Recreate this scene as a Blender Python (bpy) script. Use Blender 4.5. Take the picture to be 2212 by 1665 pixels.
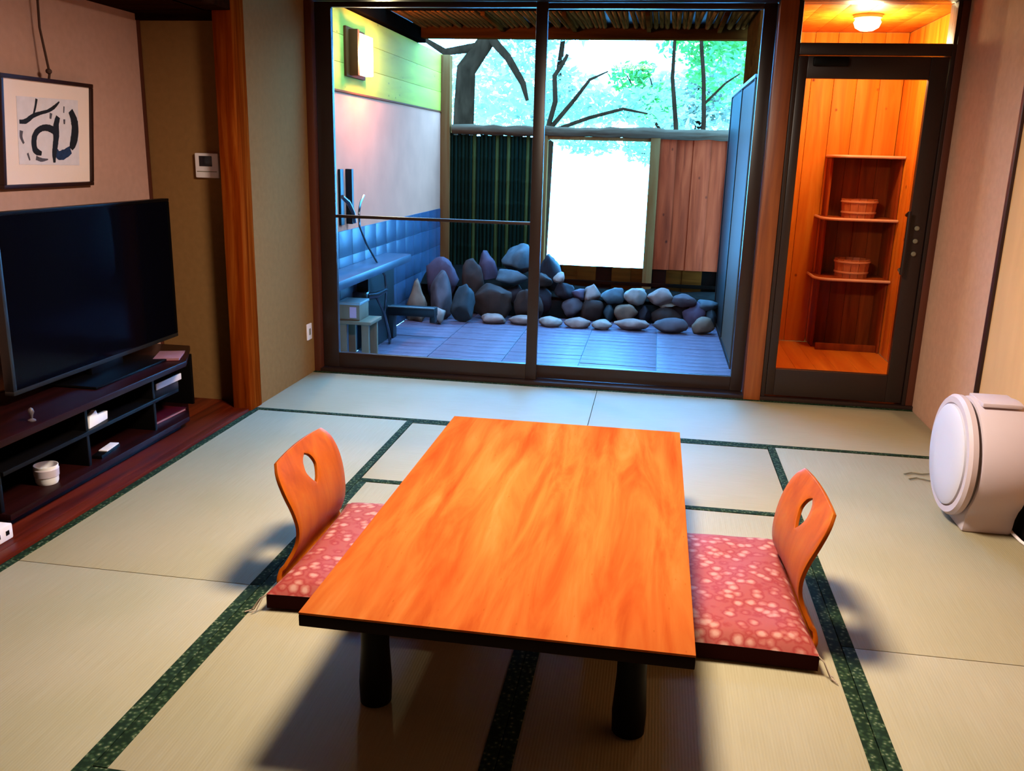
import bpy, bmesh, math, random
from mathutils import Vector, Matrix, noise

for o in list(bpy.data.objects):
    bpy.data.objects.remove(o, do_unlink=True)
sc = bpy.context.scene
COL = sc.collection
PI = math.pi

# ------------------------------------------------------------------ camera
F_PX = 1905.785
CAM = Vector((0.28275, -5.19945, 1.37129))
YAW, PITCH, ROLL = -0.1541493, 0.2570149, 0.0268034
fw = Vector((math.sin(YAW) * math.cos(PITCH), math.cos(YAW) * math.cos(PITCH), -math.sin(PITCH)))
rt0 = Vector((math.cos(YAW), -math.sin(YAW), 0))
up0 = rt0.cross(fw)
rt = math.cos(ROLL) * rt0 + math.sin(ROLL) * up0
up = -math.sin(ROLL) * rt0 + math.cos(ROLL) * up0
cd = bpy.data.cameras.new('camera')
cd.sensor_fit = 'HORIZONTAL'
cd.sensor_width = 36.0
cd.lens = F_PX / 2212.0 * 36.0
cd.clip_start = 0.05
cam = bpy.data.objects.new('camera', cd)
COL.objects.link(cam)
M = Matrix.Identity(4)
for i in range(3):
    M[i][0], M[i][1], M[i][2], M[i][3] = rt[i], up[i], -fw[i], CAM[i]
cam.matrix_world = M
sc.camera = cam

# ------------------------------------------------------------------ sky, exposure, main light levels
SKY_STRENGTH = 54.0
LAMP_W = 150.0
WASH_W = 46.0
SCONCE_W = 110.0
w = bpy.data.worlds.new('world')
sc.world = w
w.use_nodes = True
bg = w.node_tree.nodes['Background']
bg.inputs[0].default_value = (0.075, 0.40, 1.0, 1)
bg.inputs[1].default_value = SKY_STRENGTH
sc.view_settings.view_transform = 'Standard'
sc.view_settings.look = 'None'
sc.view_settings.exposure = 0.0
sc.view_settings.gamma = 1.0
sc.view_settings.use_curve_mapping = False


# ------------------------------------------------------------------ helpers
def s2l(c):
    return tuple((v / 255 / 12.92 if v / 255 <= 0.04045 else ((v / 255 + 0.055) / 1.055) ** 2.4) for v in c)


ALB = 1.0        # overall reflectance level of the materials defined next


def L(*c):
    return tuple(v * ALB for v in s2l(c)) + (1.0,)


MATS = {}


def new_mat(name):
    m = bpy.data.materials.new(name)
    m.use_nodes = True
    nt = m.node_tree
    MATS[name] = m
    return m, nt, nt.nodes['Principled BSDF']


def node(nt, typ, **kw):
    n = nt.nodes.new(typ)
    for k, v in kw.items():
        setattr(n, k, v)
    return n


def coords(nt, scale, kind='Object', rot=(0, 0, 0)):
    tc = node(nt, 'ShaderNodeTexCoord')
    mp = node(nt, 'ShaderNodeMapping')
    mp.inputs['Scale'].default_value = scale
    mp.inputs['Rotation'].default_value = rot
    nt.links.new(tc.outputs[kind], mp.inputs[0])
    return mp.outputs[0]


def ramp(nt, src, stops):
    r = node(nt, 'ShaderNodeValToRGB')
    el = r.color_ramp.elements
    el[0].position, el[0].color = stops[0]
    el[1].position, el[1].color = stops[-1]
    for p, c in stops[1:-1]:
        e = el.new(p)
        e.color = c
    nt.links.new(src, r.inputs[0])
    return r.outputs[0]


def bump(nt, src, bs, strength, dist=0.01):
    b = node(nt, 'ShaderNodeBump')
    b.inputs['Strength'].default_value = strength
    b.inputs['Distance'].default_value = dist
    nt.links.new(src, b.inputs['Height'])
    nt.links.new(b.outputs[0], bs.inputs['Normal'])


def plain(name, c, rough=0.5, metal=0.0, var=0.0, scale=(6, 6, 6), spec=0.5, bmp=0.0, emis=None, estr=0.0):
    m, nt, bs = new_mat(name)
    bs.inputs['Roughness'].default_value = rough
    bs.inputs['Metallic'].default_value = metal
    bs.inputs['Specular IOR Level'].default_value = spec
    n = node(nt, 'ShaderNodeTexNoise')
    n.inputs['Detail'].default_value = 6
    n.inputs['Scale'].default_value = 1.0
    nt.links.new(coords(nt, scale), n.inputs['Vector'])
    lo = tuple(max(0, v * (1 - var)) for v in c[:3]) + (1,)
    hi = tuple(min(1, v * (1 + var)) for v in c[:3]) + (1,)
    nt.links.new(ramp(nt, n.outputs[0], [(0.3, lo), (0.7, hi)]), bs.inputs['Base Color'])
    if bmp:
        bump(nt, n.outputs[0], bs, bmp)
    if emis:
        bs.inputs['Emission Color'].default_value = emis
        bs.inputs['Emission Strength'].default_value = estr
    return m


def wood(name, stops, scale, rough=0.4, spec=0.5, bmp=0.05, kind='Object', knots=None):
    """grain: noise stretched along one axis (small scale value = along the grain)"""
    m, nt, bs = new_mat(name)
    bs.inputs['Roughness'].default_value = rough
    bs.inputs['Specular IOR Level'].default_value = spec
    v = coords(nt, scale, kind)
    n = node(nt, 'ShaderNodeTexNoise')
    n.inputs['Scale'].default_value = 1.0
    n.inputs['Detail'].default_value = 5
    n.inputs['Roughness'].default_value = 0.6
    n.inputs['Distortion'].default_value = 0.6
    nt.links.new(v, n.inputs['Vector'])
    col = ramp(nt, n.outputs[0], stops)
    if knots:
        vo = node(nt, 'ShaderNodeTexVoronoi')
        vo.inputs['Scale'].default_value = 1.0
        vo.inputs['Randomness'].default_value = 1.0
        nt.links.new(coords(nt, knots[1], kind), vo.inputs['Vector'])
        f = ramp(nt, vo.outputs['Distance'], [(knots[2] * 0.4, (1, 1, 1, 1)), (knots[2], (0, 0, 0, 1))])
        mx = node(nt, 'ShaderNodeMixRGB')
        nt.links.new(f, mx.inputs[0])
        nt.links.new(col, mx.inputs[1])
        mx.inputs[2].default_value = knots[0]
        col = mx.outputs[0]
    nt.links.new(col, bs.inputs['Base Color'])
    bump(nt, n.outputs[0], bs, bmp, 0.004)
    return m


class MB:
    def __init__(s):
        s.bm = bmesh.new()

    def _merge(s, t):
        me = bpy.data.meshes.new('tmp')
        t.to_mesh(me)
        t.free()
        s.bm.from_mesh(me)
        bpy.data.meshes.remove(me)

    def box(s, x0, x1, y0, y1, z0, z1, bev=0.0, seg=2, mat=None):
        t = bmesh.new()
        bmesh.ops.create_cube(t, size=1)
        for v in t.verts:
            v.co = Vector(((x0 + x1) / 2 + v.co.x * (x1 - x0), (y0 + y1) / 2 + v.co.y * (y1 - y0), (z0 + z1) / 2 + v.co.z * (z1 - z0)))
        if bev:
            bmesh.ops.bevel(t, geom=t.edges[:], offset=bev, segments=seg, profile=0.6, affect='EDGES')
        if mat is not None:
            bmesh.ops.transform(t, matrix=mat, verts=t.verts[:])
        s._merge(t)
        return s

    def prism(s, pts, depth, axis, bev=0.0):
        """polygon pts (2D) extruded from depth[0] to depth[1] along axis 'x','y','z'"""
        t = bmesh.new()

        def to3(a, b, d):
            return {'x': (d, a, b), 'y': (a, d, b), 'z': (a, b, d)}[axis]
        v0 = [t.verts.new(to3(a, b, depth[0])) for a, b in pts]
        v1 = [t.verts.new(to3(a, b, depth[1])) for a, b in pts]
        t.faces.new(v0[::-1])
        t.faces.new(v1)
        n = len(pts)
        for i in range(n):
            t.faces.new((v0[i], v0[(i + 1) % n], v1[(i + 1) % n], v1[i]))
        bmesh.ops.recalc_face_normals(t, faces=t.faces[:])
        if bev:
            es = [e for e in t.edges if len(e.link_faces) == 2 and e.calc_face_angle(0) > 0.6]
            bmesh.ops.bevel(t, geom=es, offset=bev, segments=2, profile=0.6, affect='EDGES')
        s._merge(t)
        return s

    def tube(s, pts, r, seg=10, caps=True):
        pts = [Vector(p) for p in pts]
        rs = r if isinstance(r, (list, tuple)) else [r] * len(pts)
        t = bmesh.new()
        rings = []
        prev = None
        for i, p in enumerate(pts):
            d = (pts[min(i + 1, len(pts) - 1)] - pts[max(i - 1, 0)]).normalized()
            if prev is None:
                a = d.orthogonal().normalized()
            else:
                a = (prev - d * prev.dot(d)).normalized()
            prev = a
            b = d.cross(a)
            rings.append([t.verts.new(p + (a * math.cos(k * 2 * PI / seg) + b * math.sin(k * 2 * PI / seg)) * rs[i]) for k in range(seg)])
        for i in range(len(pts) - 1):
            for k in range(seg):
                t.faces.new((rings[i][k], rings[i][(k + 1) % seg], rings[i + 1][(k + 1) % seg], rings[i + 1][k]))
        if caps:
            t.faces.new(rings[0][::-1])
            t.faces.new(rings[-1])
        s._merge(t)
        return s

    def lathe(s, prof, c=(0, 0, 0), axis='z', seg=40, caps=True):
        """prof: (radius, height) list"""
        t = bmesh.new()
        rings = []
        for r, h in prof:
            ring = []
            for k in range(seg):
                a = 2 * PI * k / seg
                x, y = r * math.cos(a), r * math.sin(a)
                q = {'z': (x, y, h), 'x': (h, x, y), 'y': (x, h, y)}[axis]
                ring.append(t.verts.new(Vector(c) + Vector(q)))
            rings.append(ring)
        for i in range(len(rings) - 1):
            for k in range(seg):
                t.faces.new((rings[i][k], rings[i][(k + 1) % seg], rings[i + 1][(k + 1) % seg], rings[i + 1][k]))
        if caps:
            t.faces.new(rings[0][::-1])
            t.faces.new(rings[-1])
        bmesh.ops.remove_doubles(t, verts=t.verts[:], dist=1e-5)
        bmesh.ops.recalc_face_normals(t, faces=t.faces[:])
        s._merge(t)
        return s

    def build(s, name, mat, parent=None, smooth=True, loc=None, kind=None):
        me = bpy.data.meshes.new(name)
        s.bm.to_mesh(me)
        s.bm.free()
        if smooth:
            for p in me.polygons:
                p.use_smooth = True
            me.set_sharp_from_angle(angle=math.radians(38))
        me.materials.append(MATS[mat] if isinstance(mat, str) else mat)
        o = bpy.data.objects.new(name, me)
        COL.objects.link(o)
        if parent:
            o.parent = parent
        if loc:
            o.location = loc
        if kind:
            o['kind'] = kind
        return o


def tag(o, label, cat, group=None):
    o['label'] = label
    o['category'] = cat
    if group:
        o['group'] = group
    return o


def thing(name, label, cat, loc=(0, 0, 0), rz=0.0, group=None):
    o = bpy.data.objects.new(name, None)
    o.empty_display_size = 0.05
    COL.objects.link(o)
    o.location = loc
    o.rotation_euler = (0, 0, rz)
    return tag(o, label, cat, group)


def struct(o, label=None):
    o['kind'] = 'structure'
    if label:
        o['label'] = label
    return o


def sempty(name, label):
    o = bpy.data.objects.new(name, None)
    COL.objects.link(o)
    return struct(o, label)


def sbox(name, mat, label, b, bev=0.0, parent=None):
    o = MB().box(*b, bev=bev).build(name, mat, parent)
    if not parent:
        struct(o, label)
    return o


def inst(src, name, parent, loc=(0, 0, 0), rot=(0, 0, 0), scl=(1, 1, 1)):
    o = bpy.data.objects.new(name, src.data)
    COL.objects.link(o)
    o.parent = parent
    o.location, o.rotation_euler, o.scale = loc, rot, scl
    return o


# ------------------------------------------------------------------ materials
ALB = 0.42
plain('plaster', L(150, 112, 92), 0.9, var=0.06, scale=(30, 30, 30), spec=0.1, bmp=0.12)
plain('plaster_left_shaded', L(192, 138, 84), 0.9, var=0.06, scale=(30, 30, 30), spec=0.0, bmp=0.12)  # left and end walls: plaster darkened, their weaker light put into the colour
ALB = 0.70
plain('plaster_right_lit', L(226, 172, 142), 0.9, var=0.06, scale=(30, 30, 30), spec=0.05, bmp=0.12)  # right wall: plaster lightened, its brighter lighting put into the colour
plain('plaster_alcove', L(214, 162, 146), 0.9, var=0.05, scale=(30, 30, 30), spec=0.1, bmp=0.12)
plain('fusuma_paper', L(240, 184, 128), 0.85, var=0.05, scale=(12, 12, 3), spec=0.05)
ALB = 0.42
plain('dark_trim', L(62, 22, 14), 0.45, var=0.2)
plain('frame_brown', L(64, 42, 36), 0.35, metal=0.2, var=0.15, scale=(3, 3, 1))
plain('frame_red', L(120, 56, 34), 0.4, var=0.2, scale=(20, 20, 1))
wood('post_wood', [(0.3, L(110, 34, 6)), (0.52, L(168, 66, 14)), (0.72, L(206, 104, 34))], (22, 22, 1.2), 0.6, spec=0.0)
wood('jamb_wood', [(0.3, L(150, 66, 22)), (0.55, L(196, 100, 40)), (0.75, L(214, 122, 56))], (24, 24, 1.0), 0.4)
wood('beam_dark', [(0.3, L(36, 16, 8)), (0.7, L(78, 38, 20))], (1.5, 16, 16), 0.6, spec=0.0)
wood('ceiling_wood', [(0.3, L(70, 40, 20)), (0.7, L(104, 66, 36))], (14, 0.8, 14), 0.5)
wood('alcove_board', [(0.3, L(70, 14, 6)), (0.55, L(128, 40, 16)), (0.75, L(160, 62, 26))], (20, 1.0, 20), 0.4, spec=0.12)
wood('table_wood', [(0.26, L(200, 76, 30)), (0.42, L(222, 102, 42)), (0.58, L(234, 124, 54)), (0.76, L(242, 146, 74))], (13, 1.5, 13), 0.55, spec=0.0, bmp=0.02,
     knots=(L(206, 100, 36), (46, 13, 46), 0.10))
plain('table_edge', L(36, 12, 8), 0.5, var=0.2, spec=0.05)
plain('table_leg', L(18, 9, 8), 0.5, var=0.1, spec=0.08)
wood('zaisu_wood', [(0.3, L(200, 84, 10)), (0.55, L(230, 108, 16)), (0.75, L(240, 132, 32))], (14, 14, 1.5), 0.4, bmp=0.02, spec=0.1)
plain('tv_black', L(12, 10, 12), 0.4, spec=0.1)
plain('tv_bezel', L(66, 66, 68), 0.35, metal=0.5)
m_, nt_, bs_ = new_mat('tv_screen')
bs_.inputs['Base Color'].default_value = (0.0012, 0.0012, 0.003, 1)
bs_.inputs['Roughness'].default_value = 0.12
bs_.inputs['Specular IOR Level'].default_value = 0.05
wood('stand_wood', [(0.3, L(24, 6, 6)), (0.7, L(62, 20, 18))], (14, 1.2, 14), 0.35, bmp=0.02, spec=0.12)
plain('stand_black', L(16, 12, 12), 0.4, spec=0.15)
ALB = 0.9
plain('white_plastic', L(238, 222, 222), 0.5, var=0.02, spec=0.2)
ALB = 0.58
plain('heater_white', L(240, 218, 226), 0.4, var=0.02, spec=0.15)
plain('heater_front', L(244, 236, 250), 0.4, var=0.015, spec=0.15)
ALB = 0.42
plain('heater_grey', L(120, 104, 112), 0.5)
ALB = 0.9
plain('white_paper', L(245, 236, 236), 0.7, var=0.02)
ALB = 0.42
plain('red_cover', L(96, 14, 30), 0.35, var=0.2)
plain('pink_edge', L(226, 150, 158), 0.5)
ALB = 0.85
plain('mat_board', L(252, 222, 214), 0.8, var=0.015, spec=0.1)
plain('art_paper', L(232, 216, 226), 0.85, var=0.05, scale=(30, 30, 30), spec=0.1)
ALB = 0.42
plain('ink', L(22, 22, 40), 0.7, var=0.4, scale=(60, 60, 60))
plain('ink_blue', L(34, 66, 120), 0.7, var=0.4, scale=(50, 50, 50))
plain('ink_grey', L(120, 110, 128), 0.7, var=0.2, scale=(60, 60, 60))
plain('lcd', L(30, 34, 46), 0.2)
plain('cord_brown', L(92, 48, 30), 0.8)
plain('thread', L(226, 196, 170), 0.9)
plain('wire_grey', L(176, 160, 130), 0.6)


def tatami(name, stretch, spec, rough):
    m, nt, bs = new_mat(name)
    bs.inputs['Roughness'].default_value = rough
    bs.inputs['Specular IOR Level'].default_value = spec
    n = node(nt, 'ShaderNodeTexNoise')
    n.inputs['Scale'].default_value = 1
    n.inputs['Detail'].default_value = 3
    nt.links.new(coords(nt, stretch), n.inputs['Vector'])
    n2 = node(nt, 'ShaderNodeTexNoise')
    n2.inputs['Scale'].default_value = 2.2
    n2.inputs['Detail'].default_value = 4
    nt.links.new(coords(nt, (1, 1, 1)), n2.inputs['Vector'])
    c1 = ramp(nt, n.outputs[0], [(0.3, L(202, 184, 144)), (0.7, L(222, 206, 168))])
    c2 = ramp(nt, n2.outputs[0], [(0.35, L(206, 190, 148)), (0.65, L(222, 202, 166))])
    mx = node(nt, 'ShaderNodeMixRGB', blend_type='MIX')
    mx.inputs[0].default_value = 0.5
    nt.links.new(c1, mx.inputs[1])
    nt.links.new(c2, mx.inputs[2])
    nt.links.new(mx.outputs[0], bs.inputs['Base Color'])
    wv = node(nt, 'ShaderNodeTexWave')
    wv.wave_type = 'BANDS'
    wv.bands_direction = 'X' if stretch[0] > stretch[1] else 'Y'
    wv.inputs['Scale'].default_value = 40
    wv.inputs['Distortion'].default_value = 0.6
    nt.links.new(coords(nt, (1, 1, 1)), wv.inputs['Vector'])
    bump(nt, wv.outputs['Fac'], bs, 0.12, 0.002)


# rush laid across the view scatters less of the window's glance than rush laid along it
tatami('tatami_along_x', (6, 220, 6), 0.25, 0.55)
tatami('tatami_along_y', (220, 6, 6), 0.15, 0.6)

# green brocade edging
m_, nt_, bs_ = new_mat('edge_cloth')
bs_.inputs['Roughness'].default_value = 0.8
bs_.inputs['Specular IOR Level'].default_value = 0.05
vo = node(nt_, 'ShaderNodeTexVoronoi')
vo.inputs['Scale'].default_value = 1
nt_.links.new(coords(nt_, (75, 75, 75)), vo.inputs['Vector'])
nt_.links.new(ramp(nt_, vo.outputs['Distance'], [(0.12, L(140, 146, 112)), (0.3, L(64, 88, 56)), (0.6, L(34, 52, 34))]), bs_.inputs['Base Color'])

# red cushion brocade
m_, nt_, bs_ = new_mat('zabuton_cloth')
bs_.inputs['Roughness'].default_value = 0.6
bs_.inputs['Specular IOR Level'].default_value = 0.1
vo = node(nt_, 'ShaderNodeTexVoronoi')
vo.inputs['Scale'].default_value = 1
nt_.links.new(coords(nt_, (27, 27, 27)), vo.inputs['Vector'])
n2 = node(nt_, 'ShaderNodeTexNoise')
n2.inputs['Scale'].default_value = 60
nt_.links.new(coords(nt_, (1, 1, 1)), n2.inputs['Vector'])
ad = node(nt_, 'ShaderNodeMath', operation='ADD')
nt_.links.new(vo.outputs['Distance'], ad.inputs[0])
ml = node(nt_, 'ShaderNodeMath', operation='MULTIPLY')
nt_.links.new(n2.outputs[0], ml.inputs[0])
ml.inputs[1].default_value = 0.35
nt_.links.new(ml.outputs[0], ad.inputs[1])
nt_.links.new(ramp(nt_, ad.outputs[0], [(0.36, L(240, 172, 152)), (0.52, L(220, 124, 108)), (0.68, L(192, 66, 60)), (0.86, L(204, 96, 84))]), bs_.inputs['Base Color'])

plain('zabuton_shade', L(70, 22, 18), 0.8, spec=0.05)  # shade on the cushion's sides and underside put into a darker cloth colour
# glass: mostly clear with a mirror-like glance
m_, nt_, bs_ = new_mat('glass')
nt_.nodes.remove(bs_)
out = nt_.nodes['Material Output']
tr = node(nt_, 'ShaderNodeBsdfTransparent')
tr.inputs[0].default_value = (0.97, 0.985, 0.985, 1)
gl = node(nt_, 'ShaderNodeBsdfGlossy')
gl.inputs['Roughness'].default_value = 0.02
mx = node(nt_, 'ShaderNodeMixShader')
fr = node(nt_, 'ShaderNodeFresnel')
fr.inputs[0].default_value = 1.1
nt_.links.new(fr.outputs[0], mx.inputs[0])
nt_.links.new(tr.outputs[0], mx.inputs[1])
nt_.links.new(gl.outputs[0], mx.inputs[2])
nt_.links.new(mx.outputs[0], out.inputs[0])

# outdoors
ALB = 0.14
plain('patio_tile', (0.085, 0.046, 0.058, 1), 0.45, var=0.2, scale=(8, 8, 8), spec=0.13, bmp=0.06)
plain('patio_grout', L(96, 116, 150), 0.6)
plain('wall_tile', (0.018, 0.025, 0.040, 1), 0.35, var=0.35, scale=(5, 5, 5), spec=0.18)
plain('patio_plaster', (0.46, 0.112, 0.056, 1), 0.9, var=0.08, scale=(4, 4, 4), spec=0.03, bmp=0.08)
wood('patio_board', [(0.3, (0.28, 0.15, 0.012, 1)), (0.55, (0.33, 0.18, 0.015, 1)), (0.75, (0.38, 0.21, 0.018, 1))], (12, 1.4, 12), 0.7, spec=0.03,
     knots=((0.12, 0.07, 0.006, 1), (5, 5, 9), 0.09))
plain('black_wood', L(30, 16, 10), 0.7, var=0.2, spec=0.0)
wood('pale_post', [(0.3, L(232, 116, 56)), (0.7, L(255, 158, 90))], (18, 18, 1.2), 0.7, spec=0.0)
wood('rail_log', [(0.3, L(150, 84, 56)), (0.7, L(214, 150, 110))], (2, 18, 18), 0.7, bmp=0.3, spec=0.0)
wood('fence_plank', [(0.25, (0.10, 0.007, 0.0012, 1)), (0.5, (0.20, 0.015, 0.003, 1)), (0.75, (0.30, 0.027, 0.006, 1))], (14, 14, 1.2), 0.7, spec=0.03,
     knots=(L(70, 26, 12), (6, 6, 4), 0.1))
wood('bamboo', [(0.3, L(16, 28, 16)), (0.6, L(40, 58, 34)), (0.8, L(84, 100, 60))], (40, 40, 1.5), 0.6, spec=0.03)
wood('bamboo_pale', [(0.3, L(90, 84, 36)), (0.6, L(150, 140, 70)), (0.8, L(206, 190, 110))], (40, 40, 1.5), 0.6, spec=0.03)
wood('reed', [(0.3, (0.02, 0.004, 0.0006, 1)), (0.6, (0.12, 0.02, 0.003, 1)), (0.8, (0.30, 0.06, 0.01, 1))], (30, 2, 30), 0.8, spec=0.0)
wood('eave_wood', [(0.3, (0.020, 0.003, 0.0004, 1)), (0.7, (0.06, 0.009, 0.001, 1))], (1.4, 18, 18), 0.7, spec=0.0)
plain('roof_board', L(60, 46, 40), 0.8)
plain('soil', L(52, 42, 36), 0.95, var=0.3, scale=(14, 14, 14), spec=0.0)
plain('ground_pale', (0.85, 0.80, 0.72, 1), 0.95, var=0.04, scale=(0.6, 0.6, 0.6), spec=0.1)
ROCK = {'grey': (126, 122, 136), 'blue': (120, 150, 172), 'brown': (88, 70, 64), 'beige': (176, 156, 140), 'dark': (58, 50, 58),
        'white': (214, 214, 216), 'purple': (120, 108, 140), 'pink': (200, 180, 178), 'teal': (84, 108, 124)}
for k_, c_ in ROCK.items():
    plain('rock_' + k_, tuple(a * b for a, b in zip(L(*c_), (2.0, 1.15, 0.85, 1))), 0.65, var=0.35, scale=(9, 9, 9), bmp=0.5, spec=0.06)
plain('screen_grey', L(176, 124, 96), 0.5, var=0.06, spec=0.02)
plain('screen_dark', L(70, 44, 34), 0.5, spec=0.05)
plain('cap_white', L(232, 232, 226), 0.4)
plain('bark', L(96, 50, 30), 0.9, var=0.35, scale=(14, 14, 5), spec=0.0, bmp=0.4)
plain('chrome', L(190, 196, 204), 0.2, metal=0.9)
plain('stool_wood', L(232, 176, 130), 0.6, spec=0.1, var=0.1, scale=(20, 20, 4))
plain('tap_dark', L(30, 30, 30), 0.4, var=0.2, spec=0.2)
plain('sconce_wood', L(230, 100, 30), 0.7, var=0.2, spec=0.03)
plain('sconce_glow', L(255, 240, 205), 0.5, emis=(1.0, 0.86, 0.58, 1), estr=5.0)
plain('lamp_glow', L(255, 246, 230), 0.5, emis=(1.0, 0.90, 0.72, 1), estr=4.0)
plain('globe_glow', L(255, 240, 210), 0.5, emis=(1.0, 0.86, 0.55, 1), estr=6.0)


def leaf_mat(name, c, t):
    m, nt, bs = new_mat(name)
    out = nt.nodes['Material Output']
    bs.inputs['Roughness'].default_value = 0.5
    oi = node(nt, 'ShaderNodeTexNoise')
    oi.inputs['Scale'].default_value = 1.6
    nt.links.new(coords(nt, (1, 1, 1)), oi.inputs['Vector'])
    nt.links.new(ramp(nt, oi.outputs[0], [(0.35, c), (0.65, tuple(min(1, v * 1.7) for v in c[:3]) + (1,))]), bs.inputs['Base Color'])
    tl = node(nt, 'ShaderNodeBsdfTranslucent')
    tl.inputs[0].default_value = t
    mx = node(nt, 'ShaderNodeMixShader')
    mx.inputs[0].default_value = 0.5
    nt.links.new(bs.outputs[0], mx.inputs[1])
    nt.links.new(tl.outputs[0], mx.inputs[2])
    nt.links.new(mx.outputs[0], out.inputs[0])


ALB = 0.27
leaf_mat('leaf_green', L(110, 176, 50), L(150, 215, 66))
leaf_mat('leaf_blue', L(206, 196, 140), L(226, 220, 150))
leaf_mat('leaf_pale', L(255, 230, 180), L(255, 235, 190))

ALB = 0.75
wood('cypress', [(0.25, L(206, 100, 14)), (0.5, L(232, 130, 26)), (0.75, L(244, 156, 50))], (12, 12, 1.2), 0.55, spec=0.15,
     knots=(L(140, 60, 16), (6, 6, 5), 0.08))
wood('cypress_floor', [(0.3, L(206, 100, 20)), (0.7, L(232, 132, 34))], (12, 1.4, 12), 0.5, spec=0.15)
wood('shelf_wood', [(0.3, L(120, 46, 14)), (0.7, L(170, 76, 26))], (16, 16, 1.4), 0.55, spec=0.04)
plain('shelf_edge', L(228, 170, 130), 0.4, var=0.08)
wood('bucket_wood', [(0.3, L(176, 88, 40)), (0.7, L(210, 120, 64))], (40, 40, 3), 0.5)
plain('hoop', L(214, 140, 96), 0.4)

# ================================================================== THE ROOM
XL, XR, YW = -1.80, 1.815, 0.02      # side walls, inner face of the window wall
XA, YA = -2.36, -0.80                # alcove: left wall, far end wall
YB, ZC = -6.6, 2.55

# ---- floor and mats
floor = sbox('floor', 'stand_black', 'tatami floor of the room', (XL - 0.6, XR + 0.1, YB, 0.02, -0.12, -0.03))
MB_ = 0.037


def mat_piece(x0, x1, y0, y1, along):
    g = 0.0015
    o = MB().box(x0 + g, x1 - g, y0 + g, y1 - g, -0.03, 0.0, bev=0.0015).build('tatami_mat', 'tatami_along_' + along, floor)
    for k in (0, 1):
        e = MB()
        if along == 'x':
            ya, yb = (y0 + g, y0 + MB_) if k == 0 else (y1 - MB_, y1 - g)
            e.box(x0 + g, x1 - g, ya, yb, -0.028, 0.0018, bev=0.0008)
        else:
            xa, xb = (x0 + g, x0 + MB_) if k == 0 else (x1 - MB_, x1 - g)
            e.box(xa, xb, y0 + g, y1 - g, -0.028, 0.0018, bev=0.0008)
        e.build('edge_cloth', 'edge_cloth', o)


SEAM = -2.765
for a in [(-1.8, 0, -0.9, 0.0, 'x'), (0, 1.81, -0.9, 0.0, 'x'),
          (-1.8, -0.9, SEAM, -0.9, 'y'), (0.9, 1.81, SEAM, -0.9, 'y'),
          (-0.9, 0.9, -1.8, -0.9, 'x'),
          (-0.9, 0.0, -3.65, -1.8, 'y'), (0.0, 0.9, -3.65, -1.8, 'y'),
          (-1.8, -0.9, -4.6, SEAM, 'y'), (0.9, 1.81, -4.6, SEAM, 'y'),
          (-0.9, 0.9, -4.6, -3.65, 'x'),
          (-1.8, 0, -5.55, -4.6, 'x'), (0, 1.81, -5.55, -4.6, 'x'), (-1.8, 0, -6.5, -5.55, 'x'), (0, 1.81, -6.5, -5.55, 'x')]:
    mat_piece(*a)

sbox('ceiling', 'ceiling_wood', 'board ceiling', (XA - 0.1, XR + 0.1, YB, 0.15, ZC, ZC + 0.05))
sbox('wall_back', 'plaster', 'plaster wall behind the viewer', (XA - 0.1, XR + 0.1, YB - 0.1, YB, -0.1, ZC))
sbox('wall_left', 'plaster_left_shaded', 'plaster wall between the post and the window', (XL - 0.12, XL, YA, 0.14, -0.03, ZC))
sbox('wall_alcove_end', 'plaster_left_shaded', 'plaster end wall of the alcove with a control panel', (XA - 0.06, XL - 0.12, YA, YA + 0.1, -0.03, ZC))
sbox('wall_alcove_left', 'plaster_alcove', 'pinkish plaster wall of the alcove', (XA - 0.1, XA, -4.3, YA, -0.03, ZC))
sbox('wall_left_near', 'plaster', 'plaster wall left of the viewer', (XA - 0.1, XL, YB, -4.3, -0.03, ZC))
sbox('wall_alcove_head', 'plaster', 'plaster above the alcove opening', (XL - 0.12, XL - 0.01, -4.3, -0.93, 2.12, ZC))
sbox('ceiling_alcove', 'beam_dark', 'dark board ceiling of the alcove', (XA, XL - 0.12, -4.3, YA, 2.0, 2.03))
sbox('trim_1', 'beam_dark', 'dark lintel beam over the alcove', (XL - 0.14, XL + 0.005, -4.3, -0.93, 2.0, 2.12), bev=0.004)
sbox('trim_2', 'beam_dark', 'dark lintel at the far end of the alcove', (XA, XL - 0.12, YA - 0.02, YA - 0.001, 1.97, 2.0))
sbox('trim_3', 'frame_red', 'thin wood strip in the alcove corner', (XA, XA + 0.014, YA - 0.014, YA - 0.001, 0.0, 1.97))
post = MB().box(XL - 0.092, XL + 0.008, -0.935, YA + 0.005, -0.03, ZC, bev=0.008).build('trim_4', 'post_wood')
struct(post, 'reddish brown wooden alcove post')
# alcove floor: boards plus a front rail
af = sempty('floor_alcove', 'dark red wooden floor of the alcove')
for i in range(3):
    x0 = XA + i * 0.17
    MB().box(x0, x0 + 0.168, -4.3, YA, -0.03, 0.012, bev=0.002).build('floor_board', 'alcove_board', af)
MB().box(XA + 0.51, XL - 0.002, -4.3, -0.935, -0.03, 0.014, bev=0.004).build('front_rail', 'alcove_board', af)

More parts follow.
